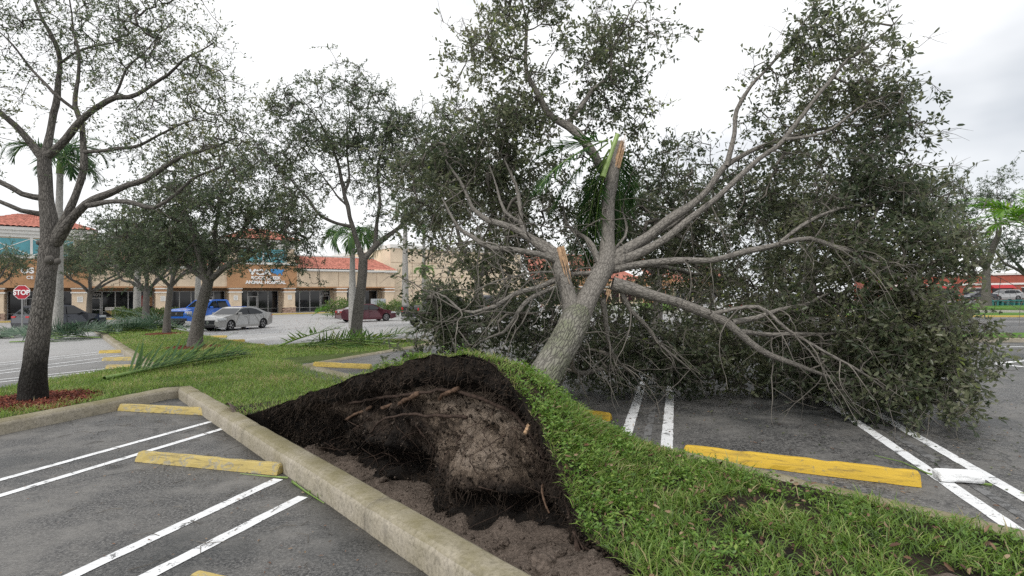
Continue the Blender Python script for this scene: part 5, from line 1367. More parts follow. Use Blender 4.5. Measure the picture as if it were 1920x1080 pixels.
def hip_sides(parent, x0, x1, r0, r1, y0, y1, yb, z0, z1):
    mb = MB()
    mb.add([(x0, y0, z0), (x0, yb, z0), (r0, (y1 + yb) / 2, z1), (r0, y1, z1)], [(0, 1, 2, 3)])
    mb.add([(x1, y0, z0), (x1, yb, z0), (r1, (y1 + yb) / 2, z1), (r1, y1, z1)], [(0, 3, 2, 1)])
    mb.add([(x0, yb, z0), (x1, yb, z0), (r1, (y1 + yb) / 2, z1), (r0, (y1 + yb) / 2, z1)], [(0, 1, 2, 3)])
    mb.add([(r0, y1, z1), (r1, y1, z1), (r1, (y1 + yb) / 2, z1), (r0, (y1 + yb) / 2, z1)], [(0, 1, 2, 3)])
    mb.build('roof_side', M['rooftile'], parent)
shops = empty('shop_row', (FO[0], FO[1], 0.0), FA)
tag(shops, 'cream and orange strip of shops with red tile roofs', 'building')
cols = [FS(x) for x in (-115, -10, 150, 305, 441, 542, 640, 729)]
DEP = 2.6
# sidewalk and painted kerb
mb = MB(); mb.box(cols[0] - 8, -2.2, -.3, cols[-1] + 1, 14, 0.14); mb.build('sidewalk', M['sidewalk'], shops)
mb = MB(); mb.bbox(cols[0] - 8, -2.42, -.3, cols[-1] + 1, -2.202, 0.145, .02); mb.build('painted_kerb', M['yellow'], shops)
# columns
for i, s in enumerate(cols):
    w = .68
    c = MB(); c.box(s - w, -.3, .9, s + w, .9, 3.45); col_o = c.build('column', M['cream'], shops)
    for (z0, z1, g, m_) in ((2.86, 3.0, .1, 'trimwhite'), (3.3, 3.44, .1, 'trimwhite'), (3.003, 3.297, .02, 'orange'), (.86, .97, .1, 'cream')):
        b_ = MB(); b_.box(s - w - g, -.3 - g, z0, s + w + g, .9 + g, z1); b_.build('column_band', M[m_], col_o)
    b_ = MB()
    for r in range(4):
        for k_ in range(4):
            x0 = s - w - .08 + k_ * (2 * w + .16) / 4 + (.09 if r % 2 else 0); b_.box(max(s - w - .08, x0), -.39 - .02 * ((r + k_) % 2), .14 + r * .18, min(s + w + .08, x0 + (2 * w + .16) / 4 - .015), .98, .14 + (r + 1) * .18 - .012)
    b_.build('stone_base', M['stone'], col_o)
    if 1 < i < 6:
        b_ = MB(); b_.box(s - .25, -.33, 1.9, s + .25, -.303, 2.5); b_.build('notice', M['trimwhite'], col_o)
        for q in range(4):
            b_ = MB(); b_.box(s - .18, -.338, 2.38 - q * .12, s + .18 - .06 * (q % 2), -.331, 2.42 - q * .12); b_.build('notice_line', M['grey_sign'], col_o)
# shop fronts between the columns
def bay(x0, x1, number=None, door_at=None, npanes=4):
    w = (x1 - x0) / npanes
    for k in range(npanes):
        a, b_ = x0 + k * w, x0 + (k + 1) * w
        dr = (k == door_at)
        p = MB(); p.box(a + .05, DEP + .02, .2 if not dr else .16, b_ - .05, DEP + .06, 3.05)
        pane = p.build('door' if dr else 'window', M['shopglass'], shops)
        f = MB()
        f.box(a - .04, DEP - .03, .14, a + .05, DEP + .1, 3.1); f.box(b_ - .05, DEP - .025, .14, b_ + .04, DEP + .095, 3.1)
        f.box(a + .05, DEP - .02, 3.05, b_ - .05, DEP + .1, 3.13); f.box(a + .05, DEP - .02, .14, b_ - .05, DEP + .1, .2)
        if dr:
            f.box(a + .05, DEP - .02, 2.3, b_ - .05, DEP + .1, 2.4); f.box(a + .1, DEP - .02, .2, a + .2, DEP + .1, 2.3); f.box(b_ - .2, DEP - .02, .2, b_ - .1, DEP + .1, 2.3)
            f.box(a + .2, DEP - .02, 1.0, b_ - .2, DEP + .1, 1.1)
        else:
            f.box(a + .05, DEP - .015, .75, b_ - .05, DEP + .09, .8)
        f.build('frame', M['alu'], pane)
        if dr and number:
            lettering(number, .5, (a + b_) / 2, DEP - .01, 2.56, 'grey_sign', shops, .01)
for i in range(len(cols) - 1):
    num = {1: None, 2: '9409', 3: '9399', 5: '9389'}.get(i)
    bay(cols[i] + .72, cols[i + 1] - .72, num, {2: 0, 3: 3, 5: 3}.get(i, 1), {2: 5, 3: 5, 6: 3}.get(i, 4))
# wall above the shop fronts and behind
mb = MB(); mb.box(cols[0] - 6, DEP + .12, 0.1, cols[-1] + .6, DEP + 9, 5.6); mb.build('wall', M['cream'], shops)
mb = MB(); mb.box(cols[0] - 6, .9, 3.46, cols[-1] + .6, DEP + .11, 3.56); mb.build('soffit', M['soffit'], shops)
mb = MB(); mb.box(cols[0] - 6, DEP - .04, 3.14, cols[-1] + .6, DEP + .11, 3.45); mb.build('header', M['soffit'], shops)
def fascia(x0, x1, mat, z1, y=0.0):
    mb = MB(); mb.box(x0, y - .25, 3.46, x1, y + .9, z1); o = mb.build('fascia', M[mat], shops)
    mb = MB(); mb.box(x0, y - .27, 3.452, x1, y - .252, 3.62); mb.build('fascia_band', M['orange'], o)
    k = max(1, int((x1 - x0) / 3.2))
    for i in range(1, k + 1):
        x = x0 + (x1 - x0) * i / (k + 1); j = MB(); j.box(x - .025, y - .258, 3.65, x + .025, y - .251, z1 - .05); j.build('joint', M['soffit'], o)
    return o
fascia(cols[2] + .75, cols[4] - .95, 'cream', 5.7)
fascia(cols[5] + .9, cols[7] + .85, 'cream', 5.7)
for (x0, x1) in ((cols[2] + .75, cols[4] - .95), (cols[5] + .9, cols[7] + .85)):
    mb = MB(); mb.box(x0 - .05, -.5, 5.705, x1 + .2, .95, 5.8); mb.box(x0 - .05, -.66, 5.803, x1 + .3, .95, 6.0); mb.build('gutter', M['trimwhite'], shops)
    tile_roof(shops, x0 - .1, x1 + .35, x0 - .1, x1 - 1.8, -.7, 3.2, 6.02, 7.9)
    mb = MB(); mb.box(x0, 3.4, 5.6, x1 - 1.6, 3.8, 8.2); mb.build('parapet', M['trimwhite'], shops)
def tower(x0, x1, y=-.2, zl=6.45, zc=8.6, ze=9.6, zr=11.3):
    fascia(x0, x1, 'orange', zl, y)
    mb = MB(); mb.box(x0 - .15, y - .4, zl + .002, x1 + .15, y + 6, zl + .22); mb.build('ledge', M['trimwhite'], shops)
    mb = MB(); mb.box(x0 + .2, y - .1, zl + .222, x1 - .2, y + 5.9, zc); mb.build('tower_wall', M['cream'], shops)
    n = max(2, int((x1 - x0 - 2.4) / 2.6)); w = (x1 - x0 - 2.4) / n
    for i in range(n):
        a = x0 + 1.2 + i * w
        p = MB(); p.box(a + .1, y - .16, zl + .32, a + w - .1, y - .104, zc - .12); pn = p.build('window', M['teal'], shops)
        f = MB()
        f.box(a, y - .22, zl + .225, a + .1, y - .105, zc); f.box(a + w - .1, y - .22, zl + .225, a + w - .002, y - .105, zc)
        for sgn in (1, -1):
            p0 = (a + .1, zl + .34) if sgn == 1 else (a + .1, zc - .14); p1 = (a + w - .1, zc - .14) if sgn == 1 else (a + w - .1, zl + .34)
            dx, dz = p1[0] - p0[0], p1[1] - p0[1]; ln = math.hypot(dx, dz); nx, nz = -dz / ln * .035, dx / ln * .035
            f.prism([(p0[0] - nx, p0[1] - nz), (p1[0] - nx, p1[1] - nz), (p1[0] + nx, p1[1] + nz), (p0[0] + nx, p0[1] + nz)], y - .19 - .01 * sgn, y - .165)
        f.build('frame', M['trimwhite'], pn)
    for k, (g, z0, z1) in enumerate(((.15, zc + .002, zc + .35), (.4, zc + .352, zc + .68), (.65, zc + .682, ze))):
        mb = MB(); mb.box(x0 - g, y - g - .1, z0, x1 + g, y + 6 + g, z1); mb.build('cornice', M['trimwhite'], shops)
    m_ = (x0 + x1) / 2; h = (x1 - x0) / 2 + .8
    tile_roof(shops, x0 - .8, x1 + .8, m_ - h * .25, m_ + h * .25, y - .95, y + 3, ze + .01, zr, courses=9)
    hip_sides(shops, x0 - .8, x1 + .8, m_ - h * .25, m_ + h * .25, y - .95, y + 3, y + 6.9, ze + .01, zr)
tower(cols[0] + 2, cols[2] + .74)
tower(cols[4] - .94, cols[5] + .89)
# signs
sx = FS(497, 520)
lettering('ROCK CREEK', .56, sx, -.49, 4.55, 'white_sign', shops, .025, 1.05); lettering('ANIMAL HOSPITAL', .56, sx, -.49, 3.98, 'white_sign', shops, .025, 1.02)
lettering('VCA', .95, sx - .75, -.49, 5.15, 'white_sign', shops, .05, 1.35)
mb = MB()   # blue outline map of a country beside the letters
mb.prism([(a * .95 + sx + 1.35, b * .95 + 5.55) for a, b in [(-.85, .35), (-.2, .4), (.25, .36), (.55, .22), (.85, .4), (.95, .28), (.75, .05), (.62, -.12), (.7, -.45), (.6, -.48), (.48, -.2), (.2, -.25), (.05, -.5), (-.15, -.25), (-.5, -.22), (-.82, -.02)]], -.52, -.46)
mb.build('sign_map', M['blue_sign'], shops)
mb = MB(); mb.lathe([(0, -.03), (.16, -.03), (.2, 0), (.16, .03)], 'y', 14, (sx - .72, -.53, 5.5)); mb.box(sx - 1.25, -.55, 5.42, sx - .9, -.51, 5.58); mb.build('sign_animal', M['soffit'], shops)
sl = FS(52, 505)
lettering('OS', .8, sl, -.49, 4.95, 'white_sign', shops, .03); lettering('CE', .45, sl + .2, -.49, 4.35, 'white_sign', shops, .01); lettering('L', .8, sl + 3.4, -.49, 4.95, 'white_sign', shops, .03)
# window posters, counters behind the glass
for (xp, dz, w, h, m_) in ((0.3, 1.35, .9, 1.25, 'awning'), (.42, 1.35, .8, 1.25, 'orange'), (.62, 1.3, .8, 1.2, 'cream')):
    x = cols[2] + .9 + (cols[3] - cols[2]) * (xp + .25); mb = MB(); mb.box(x, DEP - .005, dz, x + w, DEP + .015, dz + h); o = mb.build('poster', M[m_], shops)
    for q in range(3):
        mb = MB(); mb.lathe([(0, -.01), (.16, -.008), (.18, 0)], 'y', 10, (x + w * .5, DEP - .008, dz + .25 + q * .36)); mb.build('poster_picture', M[['cream', 'stone', 'orange'][q]], o)
x = cols[2] + 2.2; mb = MB(); mb.prism([(x, .9), (x + .5, .45), (x + 1.3, .45), (x + 1.7, .9)], DEP - .02, DEP + .01); mb.build('window_banner', M['yellow_pale'], shops)
mb = MB(); mb.box(x, DEP - .018, .92, x + 1.7, DEP + .012, 1.3); mb.build('window_banner', M['trimwhite'], shops)
# tall tan wall to the right
big = empty('big_store', (FO[0], FO[1], 0.0), FA); tag(big, 'tall blank tan wall of the big store behind the palms', 'building')
x0, x1 = cols[-1] + .9, FS(985)
mb = MB(); mb.box(x0, 1.2, 0, x1, 26, 9.6); mb.build('wall', M['tan'], big)
mb = MB(); mb.box(x0 - .1, 1.0, 9.602, x1 + .1, 26, 10.2); mb.build('parapet', M['trimwhite'], big)
for z in (3.0, 5.2, 7.4):
    mb = MB(); mb.box(x0 + .02, 1.185, z, x1 - .02, 1.199, z + .05); mb.build('joint', M['soffit'], big)
for k in range(1, 7):
    x = x0 + (x1 - x0) * k / 7; mb = MB(); mb.box(x - .03, 1.188, .1, x + .03, 1.198, 9.55); mb.build('joint', M['soffit'], big)
# further plaza with red roofs past the big store
plaza = empty('far_plaza', (*(FO + FD * x1), 0.0), FA); tag(plaza, 'distant orange plaza with red tile roof behind the fallen tree', 'building')
for k in range(6):
    a = 1 + k * 11
    mb = MB(); mb.box(a, 0, 0, a + 10.9, 12, 6.2 if k % 2 else 5.0); mb.build('wall', M['orange' if k % 2 else 'cream'], plaza)
    for q in range(4):
        mb = MB(); mb.box(a + .6 + q * 2.6, -.06, .5, a + 2.8 + q * 2.6, -.01, 3.0); w_ = mb.build('window', M['shopglass'], plaza)
        mb = MB(); mb.box(a + .5 + q * 2.6, -.08, 3.02, a + 2.9 + q * 2.6, -.002, 3.15); mb.build('frame', M['trimwhite'], w_)
    mb = MB(); mb.box(a - .05, -.3, 3.6, a + 10.95, -.005, 3.8); mb.build('band', M['trimwhite'], plaza)
    o = tile_roof(plaza, a - .3, a + 11.2, a + 2, a + 9, -.8, 4, 6.2 if k % 2 else 5.0, 10.4 if k == 0 or k % 2 else 7.4, courses=6)
mb = MB(); mb.box(0, -2.5, -.2, 68, 0, .15); mb.build('sidewalk', M['sidewalk'], plaza)
# red building beyond the right lot
rb = empty('red_building', P(1880, 560, 104) * [1, 1, 0], math.radians(-18)); tag(rb, 'low red building with red awnings beyond the right lot', 'building')
mb = MB(); mb.box(-22, 0, 0, 22, 12, 4.9); mb.build('wall', M['brick'], rb)
mb = MB(); mb.box(-22.1, -.15, 3.0, 22.1, -.003, 3.35); mb.build('band', M['trimwhite'], rb)
mb = MB(); mb.box(-22.2, -.2, 4.903, 22.2, 12.2, 5.3); mb.build('parapet', M['trimwhite'], rb)
for k in range(9):
    a = -20 + k * 4.6
    mb = MB(); mb.box(a, -.08, .3, a + 3, -.01, 2.4); w_ = mb.build('window', M['shopglass'], rb)
    mb = MB(); mb.box(a - .1, -.1, 2.4, a + 3.1, -.005, 2.5); mb.build('frame', M['trimwhite'], w_)
    if k % 2 == 0:
        mb = MB(); mb.prism([(-1.6, 2.35), (-.02, 3.0), (-.02, 2.35)], a - .3, a + 3.3, 'x'); mb.build('awning', M['awning'], rb)

# ================================================================== VEHICLES
def paint_car(name, col, metal=.35, rough=.28):
    m, n, l, b = new_mat(name)
    v = coord(n, l)
    l.new(ramp(n, l, noise(n, l, v, 5, 4), [(.3, tuple(c * .9 for c in col)), (.7, col)]), b.inputs['Base Color'])
    b.inputs['Metallic'].default_value = metal; b.inputs['Roughness'].default_value = rough
    b.inputs['Coat Weight'].default_value = .6; b.inputs['Coat Roughness'].default_value = .05
    return m
M['silver'] = paint_car('silver_paint', (.38, .375, .365)); M['bluep'] = paint_car('blue_paint', (.018, .13, .55), .2); M['maroon'] = paint_car('maroon_paint', (.085, .012, .022), .25)
M['darkgrey'] = paint_car('dark_grey_paint', (.040, .043, .055)); M['blackp'] = paint_car('black_paint', (.012, .012, .014), .1); M['whitep'] = paint_car('white_paint', (.72, .72, .72), 0); M['beigep'] = paint_car('pale_silver_paint', (.42, .42, .42))
M['carglass'] = glassy('car_glass', (.012, .013, .015), .03); M['tyre'] = flat('tyre_rubber', (.016, .016, .017), .85, spec=.2); M['rim'] = flat('alloy_rim', (.50, .50, .51), .3, .8, var=.03)
M['blacktrim'] = flat('black_trim', (.014, .014, .015), .5); M['headlamp'] = flat('headlamp_glass', (.62, .64, .66), .12, .3); M['taillamp'] = flat('tail_lamp_red', (.42, .012, .015), .2); M['chrome'] = flat('chrome', (.62, .62, .62), .12, .9); M['plate'] = flat('licence_plate', (.7, .7, .66), .5)
def wheel_meshes(r, w, spokes=5):
    t = MB(); t.lathe([(r * .66, -w / 2), (r * .9, -w / 2), (r * .985, -w * .36), (r, -w * .2), (r, w * .2), (r * .985, w * .36), (r * .9, w / 2), (r * .66, w / 2)], 'y', 28)
    s = MB()
    s.lathe([(r * .68, w * .42), (r * .6, w * .44), (r * .58, w * .2), (r * .6, -w * .3)], 'y', 24)
    for k in range(spokes):
        a = 2 * math.pi * k / spokes
        for off in (-.13, .13):
            a0, a1 = a + off * 1.6, a + off
            p = [(r * .12 * math.cos(a0), r * .12 * math.sin(a0)), (r * .62 * math.cos(a1 - .07), r * .62 * math.sin(a1 - .07)), (r * .62 * math.cos(a1 + .07), r * .62 * math.sin(a1 + .07))]
            s.prism(p, w * .3, w * .43)
    s.lathe([(0, w * .44), (r * .16, w * .43), (r * .17, w * .3)], 'y', 12)
    d = MB(); d.lathe([(0, w * .12), (r * .59, w * .12)], 'y', 20)
    return t, s, d
def offset_poly(pts, d):
    n = len(pts); out = []
    for i in range(n):
        a, b, c = np.array(pts[i - 1]), np.array(pts[i]), np.array(pts[(i + 1) % n])
        e1, e2 = b - a, c - b
        n1 = np.array([e1[1], -e1[0]]) / (np.linalg.norm(e1) + 1e-9); n2 = np.array([e2[1], -e2[0]]) / (np.linalg.norm(e2) + 1e-9)
        m = n1 + n2; m /= max(.5, np.linalg.norm(m) ** 2) * .5 + .001
        out.append(tuple(b + m * d * .5 * 1.0))
    return out
def car(label, top, L, Wd, belt, loc, heading, paint, wheels, wr, tumble=.32, sill=.2, glass=(), screens=(), cat='car', group=None, lampf=None, lampr=None, name='parked_car', extras=None, spokes=5, arch=.05, lower='blacktrim', nose=.25):
    """top: outline (x,z) from rear bottom over the roof to front bottom"""
    o = empty(name, tuple(loc), heading); tag(o, label, cat, group)
    x0, x1 = top[0][0], top[-1][0]
    out = list(top)
    for wx in sorted(wheels, reverse=True):
        R = wr + arch
        out.append((wx + R + .015, sill))
        for k in range(9):
            a = math.pi * k / 8
            out.append((wx + R * math.cos(a), max(sill + .02, wr + R * math.sin(a) * 1.0)))
        out.append((wx - R - .015, sill))
    hl = (x1 - x0) / 2; xm = (x0 + x1) / 2
    def hw(x, z):
        e = abs(x - xm) / hl
        w = Wd / 2 * (1 - nose * max(0, e - .72) ** 2 / .0784 * .5)
        if z > belt: w -= tumble * (z - belt)
        if z < .5: w -= .06 * (.5 - z)
        return w
    rings = []
    for ins, dy in ((.05, 0.0), (.018, .022), (.0, .075)):
        pp = offset_poly(out, -ins) if ins else out
        rings.append([(x, hw(x, z) - dy, z) for (x, z) in pp])
    V = []; F = []; n = len(out)
    for r in rings: V += r
    for r in rings[::-1]: V += [(x, -y, z) for x, y, z in r]
    for k in range(5):
        for i in range(n):
            j = (i + 1) % n
            F.append((k * n + i, k * n + j, (k + 1) * n + j, (k + 1) * n + i))
    F.append(tuple(range(n))[::-1]); F.append(tuple(5 * n + i for i in range(n)))
    me = bpy.data.meshes.new('body'); me.from_pydata(V, [], F)
    bm = bmesh.new(); bm.from_mesh(me); bmesh.ops.recalc_face_normals(bm, faces=bm.faces[:]); bmesh.ops.triangulate(bm, faces=[f for f in bm.faces if len(f.verts) > 4]); bm.to_mesh(me); bm.free()
    body = link('body', me, M[paint], o)
    # glass
    for poly in glass:
        for sd in (1, -1):
            g = MB(); k = len(poly)
            va = [(x, sd * (hw(x, z) + .006), z) for x, z in poly]; vb = [(x, sd * (hw(x, z) - .02), z) for x, z in poly]
            g.add(va + vb, [tuple(range(k)), tuple(range(k, 2 * k))[::-1]] + [(i, (i + 1) % k, k + (i + 1) % k, k + i) for i in range(k)])
            g.build('side_window', M['carglass'], o)
    for (a, b_, nm) in screens:
        ax, az = a; bx, bz = b_
        dx, dz = bx - ax, bz - az; ln = math.hypot(dx, dz); nx, nz = -dz / ln * .008, dx / ln * .008
        if nz < 0: nx, nz = -nx, -nz
        ya, yb = hw(ax, az) - .09, hw(bx, bz) - .1
        g = MB(); g.add([(ax + nx, -ya, az + nz), (ax + nx, ya, az + nz), (bx + nx, yb, bz + nz), (bx + nx, -yb, bz + nz)], [(0, 1, 2, 3)]); g.build(nm, M['carglass'], o)
    # wheels
    tm, sm, dm = wheel_meshes(wr, .23, spokes)
    protos = None
    for wx in wheels:
        for sd in (1, -1):
            wo = empty('wheel'); wo.parent = o; wo.location = (wx, sd * (Wd / 2 - .135), wr); wo.rotation_euler = (0, 0, 0 if sd == 1 else math.pi)
            if protos is None:
                a = tm.build('tyre', M['tyre'], wo, smooth=True); b2 = sm.build('rim', M['rim'], wo); c = dm.build('brake_disc', M['blacktrim'], wo); protos = (a, b2, c)
            else:
                for p in protos:
                    q = p.copy(); COL.objects.link(q); q.parent = wo
    # lamps
    for (pts, nm, mt) in ((lampf, 'headlight', 'headlamp'), (lampr, 'tail_light', 'taillamp')):
        if not pts: continue
        (xa, za, xb, zb, yw) = pts
        for sd in (1, -1):
            g = MB(); s = 1 if xa > 0 else -1
            yo = hw(xa, za)
            g.bbox(min(xa, xb), sd * yo - (.015 if sd == 1 else -.015) - (yw if sd == 1 else 0), za, max(xa, xb), sd * yo + (.012 if sd == 1 else -.012) + (0 if sd == 1 else yw), zb, .012)
            g.build(nm, M[mt], o)
    # door seams and handles, mirrors, plates
    zt = belt - .03
    for poly in glass:
        xa = min(p[0] for p in poly); xb = max(p[0] for p in poly)
        for sd in (1, -1):
            h = MB(); xx = xa + .14; y = sd * (hw(xx, belt - .12)); h.bbox(xx - .09, min(y, y + sd * .03), belt - .14, xx + .09, max(y, y + sd * .03), belt - .105, .008); h.build('door_handle', M[paint], o)
            s_ = MB(); y = sd * hw(xa, .6); s_.box(xa - .008, min(y - sd * .01, y + sd * .004), sill + .12, xa + .004, max(y - sd * .01, y + sd * .004), zt); s_.build('door_seam', M['blacktrim'], o)
    xb = max(max(p[0] for p in poly) for poly in glass)
    for sd in (1, -1):
        mm = MB(); y = sd * (hw(xb, belt) + .02); mm.bbox(xb - .25, min(y, y + sd * .2), belt - .0, xb - .1, max(y, y + sd * .2), belt + .15, .03); mm.build('mirror', M[paint], o)
        sk = MB(); y = sd * (Wd / 2 - .045); sk.box(min(wheels) + wr + .1, min(y, y - sd * .02), sill - .02, max(wheels) - wr - .1, max(y, y - sd * .02), sill + .1); sk.build('sill', M[lower], o)
    for (x, s) in ((x0, -1), (x1, 1)):
        g = MB(); z0 = .46 if s == 1 else .72; g.box(min(x - s * .03, x + s * .015), -.17, z0, max(x - s * .03, x + s * .015), .17, z0 + .15)
        if s == -1: g.build('licence_plate', M['plate'], o)
    if extras: extras(o, hw, x0, x1)
    return o
EH = math.atan2(E1[1], E1[0])
def grille(z0, z1, w, mat='blacktrim'):
    def f(o, hw, x0, x1):
        g = MB(); g.bbox(x1 - .09, -w, z0, x1 + .012, w, z1, .02); gr = g.build('grille', M[mat], o)
        for k in range(4):
            z = z0 + (z1 - z0) * (k + .5) / 4; b_ = MB(); b_.box(x1 + .005, -w * .95, z - .012, x1 + .022, w * .95, z + .012); b_.build('grille_bar', M['darkgrey'], gr)
        b_ = MB(); b_.lathe([(0, .03), (.09, .03), (.1, 0)], 'x', 14, (x1, 0, (z0 + z1) / 2)); b_.build('badge', M['chrome'], o)
        b_ = MB(); b_.bbox(x1 - .1, -w * 1.15, .24, x1 + .02, w * 1.15, .4, .03); b_.build('lower_intake', M['blacktrim'], o)
    return f
SED = [(-2.26, .32), (-2.3, .58), (-2.26, .9), (-2.1, 1.0), (-1.62, 1.05), (-.82, 1.37), (-.3, 1.44), (.15, 1.43), (.42, 1.38), (1.12, .97), (1.7, .88), (2.1, .76), (2.27, .6), (2.28, .3)]
SEDG = [[(.98, .99), (.40, 1.33), (.1, 1.375), (-.02, 1.375), (-.06, .98)], [(-.12, .98), (-.08, 1.375), (-.4, 1.365), (-.85, 1.27), (-1.32, 1.03), (-1.2, .99)]]
SEDS = [((1.08, .995), (.47, 1.355), 'windscreen'), ((-1.55, 1.08), (-.88, 1.345), 'rear_window')]
c = W(-36.4, 7.34); pos = c[:2] + E1 * 2.45
car('silver sedan parked nose first by the dark leaning oak', SED, 4.56, 1.8, .96, (*pos, 0), EH + math.pi, 'silver', (-1.34, 1.38), .335, glass=SEDG, screens=SEDS, lampf=(1.75, .66, 2.22, .8, .22), lampr=(-2.29, .78, -2.0, .92, .3), extras=grille(.42, .68, .5), group='cars parked in the left lot')
# maroon saloon seen from its side
pm = (G(652, 604)[:2] + G(719, 601)[:2]) / 2
car('maroon saloon parked parallel to the shops', SED, 4.7, 1.83, .96, (*pm, 0), FA - .05, 'maroon', (-1.38, 1.4), .335, glass=SEDG, screens=SEDS, lampf=(1.8, .66, 2.22, .78, .2), lampr=(-2.29, .76, -2.0, .9, .3), group='cars parked in the left lot', spokes=7)
SUV = [(-2.3, .38), (-2.38, .62), (-2.34, .98), (-2.22, 1.12), (-1.72, 1.58), (-1.75, 1.66), (-1.2, 1.69), (-.3, 1.71), (.25, 1.66), (1.05, 1.12), (1.7, 1.03), (2.2, .9), (2.38, .7), (2.38, .36)]
SUVG = [[(.9, 1.15), (.24, 1.59), (-.2, 1.63), (-.24, 1.13)], [(-.3, 1.13), (-.26, 1.63), (-1.1, 1.62), (-1.15, 1.13)], [(-1.22, 1.14), (-1.18, 1.61), (-1.5, 1.57), (-1.95, 1.2)]]
SUVS = [((1.0, 1.16), (.3, 1.635), 'windscreen'), ((-2.16, 1.18), (-1.76, 1.55), 'rear_window')]
prear = P(36, 615, 33.5)[:2]
car('dark grey crossover parked behind the palm heap', SUV, 4.8, 1.9, 1.1, (*(prear + E1 * 2.4), 0), EH, 'darkgrey', (-1.4, 1.42), .37, glass=SUVG, screens=SUVS, lampf=(1.8, .8, 2.3, .95, .2), lampr=(-2.36, .93, -1.85, 1.05, .35), group='cars parked in the left lot')
TRK = [(-2.95, .5), (-2.98, .8), (-2.95, 1.32), (-2.9, 1.36), (-1.2, 1.36), (-1.14, 1.42), (-1.0, 1.88), (-.85, 1.94), (.3, 1.95), (.55, 1.9), (1.2, 1.34), (2.4, 1.26), (2.75, 1.16), (2.86, .9), (2.86, .45)]
TRKG = [[(1.02, 1.34), (.5, 1.83), (.15, 1.86), (.1, 1.32)], [(.03, 1.32), (.07, 1.86), (-.75, 1.85), (-.92, 1.34)]]
TRKS = [((1.15, 1.385), (.6, 1.86), 'windscreen')]
def truck_extra(o, hw, x0, x1):
    grille(.75, 1.12, .62)(o, hw, x0, x1)
    b = MB(); b.bbox(x1 - .06, -.9, .42, x1 + .1, .9, .62, .03); b.build('bumper', M['chrome' if False else 'blacktrim'], o)
    b = MB(); b.box(x0 + .08, -.8, 1.362, -1.25, .8, 1.372); b.build('bed_cover', M['blacktrim'], o)
    b = MB(); b.bbox(x0 - .1, -.9, .48, x0 + .05, .9, .66, .03); b.build('rear_bumper', M['chrome'], o)
ptf = W(-45.4, 7.3)[:2]
car('bright blue pickup parked behind the silver sedan', TRK, 5.85, 2.0, 1.3, (*(ptf + E1 * 2.86), 0), EH + math.pi, 'bluep', (-1.85, 1.85), .41, tumble=.28, sill=.38, glass=TRKG, screens=TRKS, lampf=(2.45, .9, 2.82, 1.12, .25), lampr=(-2.98, .95, -2.85, 1.28, .16), cat='pickup', name='pickup_truck', extras=truck_extra, arch=.09, group='cars parked in the left lot')
p1 = P(780, 600, 34)[:2]
car('black pickup half hidden by the left fallen branches', TRK, 5.85, 2.0, 1.3, (*(p1 + np.array([1.6, 2.0])), .02), math.radians(50), 'blackp', (-1.85, 1.85), .41, tumble=.28, sill=.38, glass=TRKG, screens=TRKS, lampf=(2.45, .9, 2.82, 1.12, .25), lampr=(-2.98, .95, -2.85, 1.28, .16), cat='pickup', name='pickup_truck', extras=truck_extra, arch=.09, group='vehicles behind the fallen oak')
p2 = P(895, 600, 33)[:2]
car('dark grey pickup with red tail lamp behind the fallen branches', TRK, 5.85, 2.0, 1.3, (*(p2 + E1 * 2.9), .05), EH, 'darkgrey', (-1.85, 1.85), .41, tumble=.28, sill=.38, glass=TRKG, screens=TRKS, lampf=(2.45, .9, 2.82, 1.12, .25), lampr=(-2.98, .9, -2.85, 1.28, .16), cat='pickup', name='pickup_truck', extras=truck_extra, arch=.09, group='vehicles behind the fallen oak')
p3 = P(960, 590, 44)[:2]
car('white crossover seen through the left fork of the fallen oak', SUV, 4.8, 1.9, 1.1, (*p3, .05), math.radians(160), 'whitep', (-1.4, 1.42), .37, glass=SUVG, screens=SUVS, lampf=(1.8, .8, 2.3, .95, .2), lampr=(-2.36, .93, -1.85, 1.05, .35), group='vehicles behind the fallen oak')
p4_ = P(1330, 590, 40)[:2]
car('white sedan with red tail lamps behind the right limbs', SED, 4.56, 1.8, .96, (*p4_, ZR), math.radians(120), 'whitep', (-1.34, 1.38), .335, glass=SEDG, screens=SEDS, lampf=(1.75, .66, 2.22, .8, .22), lampr=(-2.3, .76, -2.0, .92, .34), group='vehicles behind the fallen oak')
p5_ = P(1440, 585, 52)[:2]
car('silver crossover far behind the fallen crown', SUV, 4.8, 1.9, 1.1, (*p5_, ZR), math.radians(190), 'beigep', (-1.4, 1.42), .37, glass=SUVG, screens=SUVS, lampf=(1.8, .8, 2.3, .95, .2), lampr=(-2.36, .93, -1.85, 1.05, .35), group='vehicles behind the fallen oak')
p6_ = P(1883, 565, 88)[:2]
car('pale silver boxy wagon before the red building', SUV, 4.8, 1.9, 1.1, (*p6_, .3), math.radians(172), 'beigep', (-1.4, 1.42), .37, glass=SUVG, screens=SUVS, lampf=(1.8, .8, 2.3, .95, .2), lampr=(-2.36, .93, -1.85, 1.05, .35), group='cars parked before the red building')
p7_ = P(1938, 565, 90)[:2]
car('silver sedan cut by the right picture edge', SED, 4.56, 1.8, .96, (*p7_, .3), math.radians(175), 'silver', (-1.34, 1.38), .335, glass=SEDG, screens=SEDS, lampf=(1.75, .66, 2.22, .8, .22), lampr=(-2.3, .76, -2.0, .92, .34), group='cars parked before the red building')
p8_ = P(1835, 565, 86)[:2]
car('dark car beside the far oak trunk', SED, 4.56, 1.8, .96, (*p8_, .3), math.radians(172), 'darkgrey', (-1.34, 1.38), .335, glass=SEDG, screens=SEDS, lampf=(1.75, .66, 2.22, .8, .22), lampr=(-2.3, .76, -2.0, .92, .34), group='cars parked before the red building')

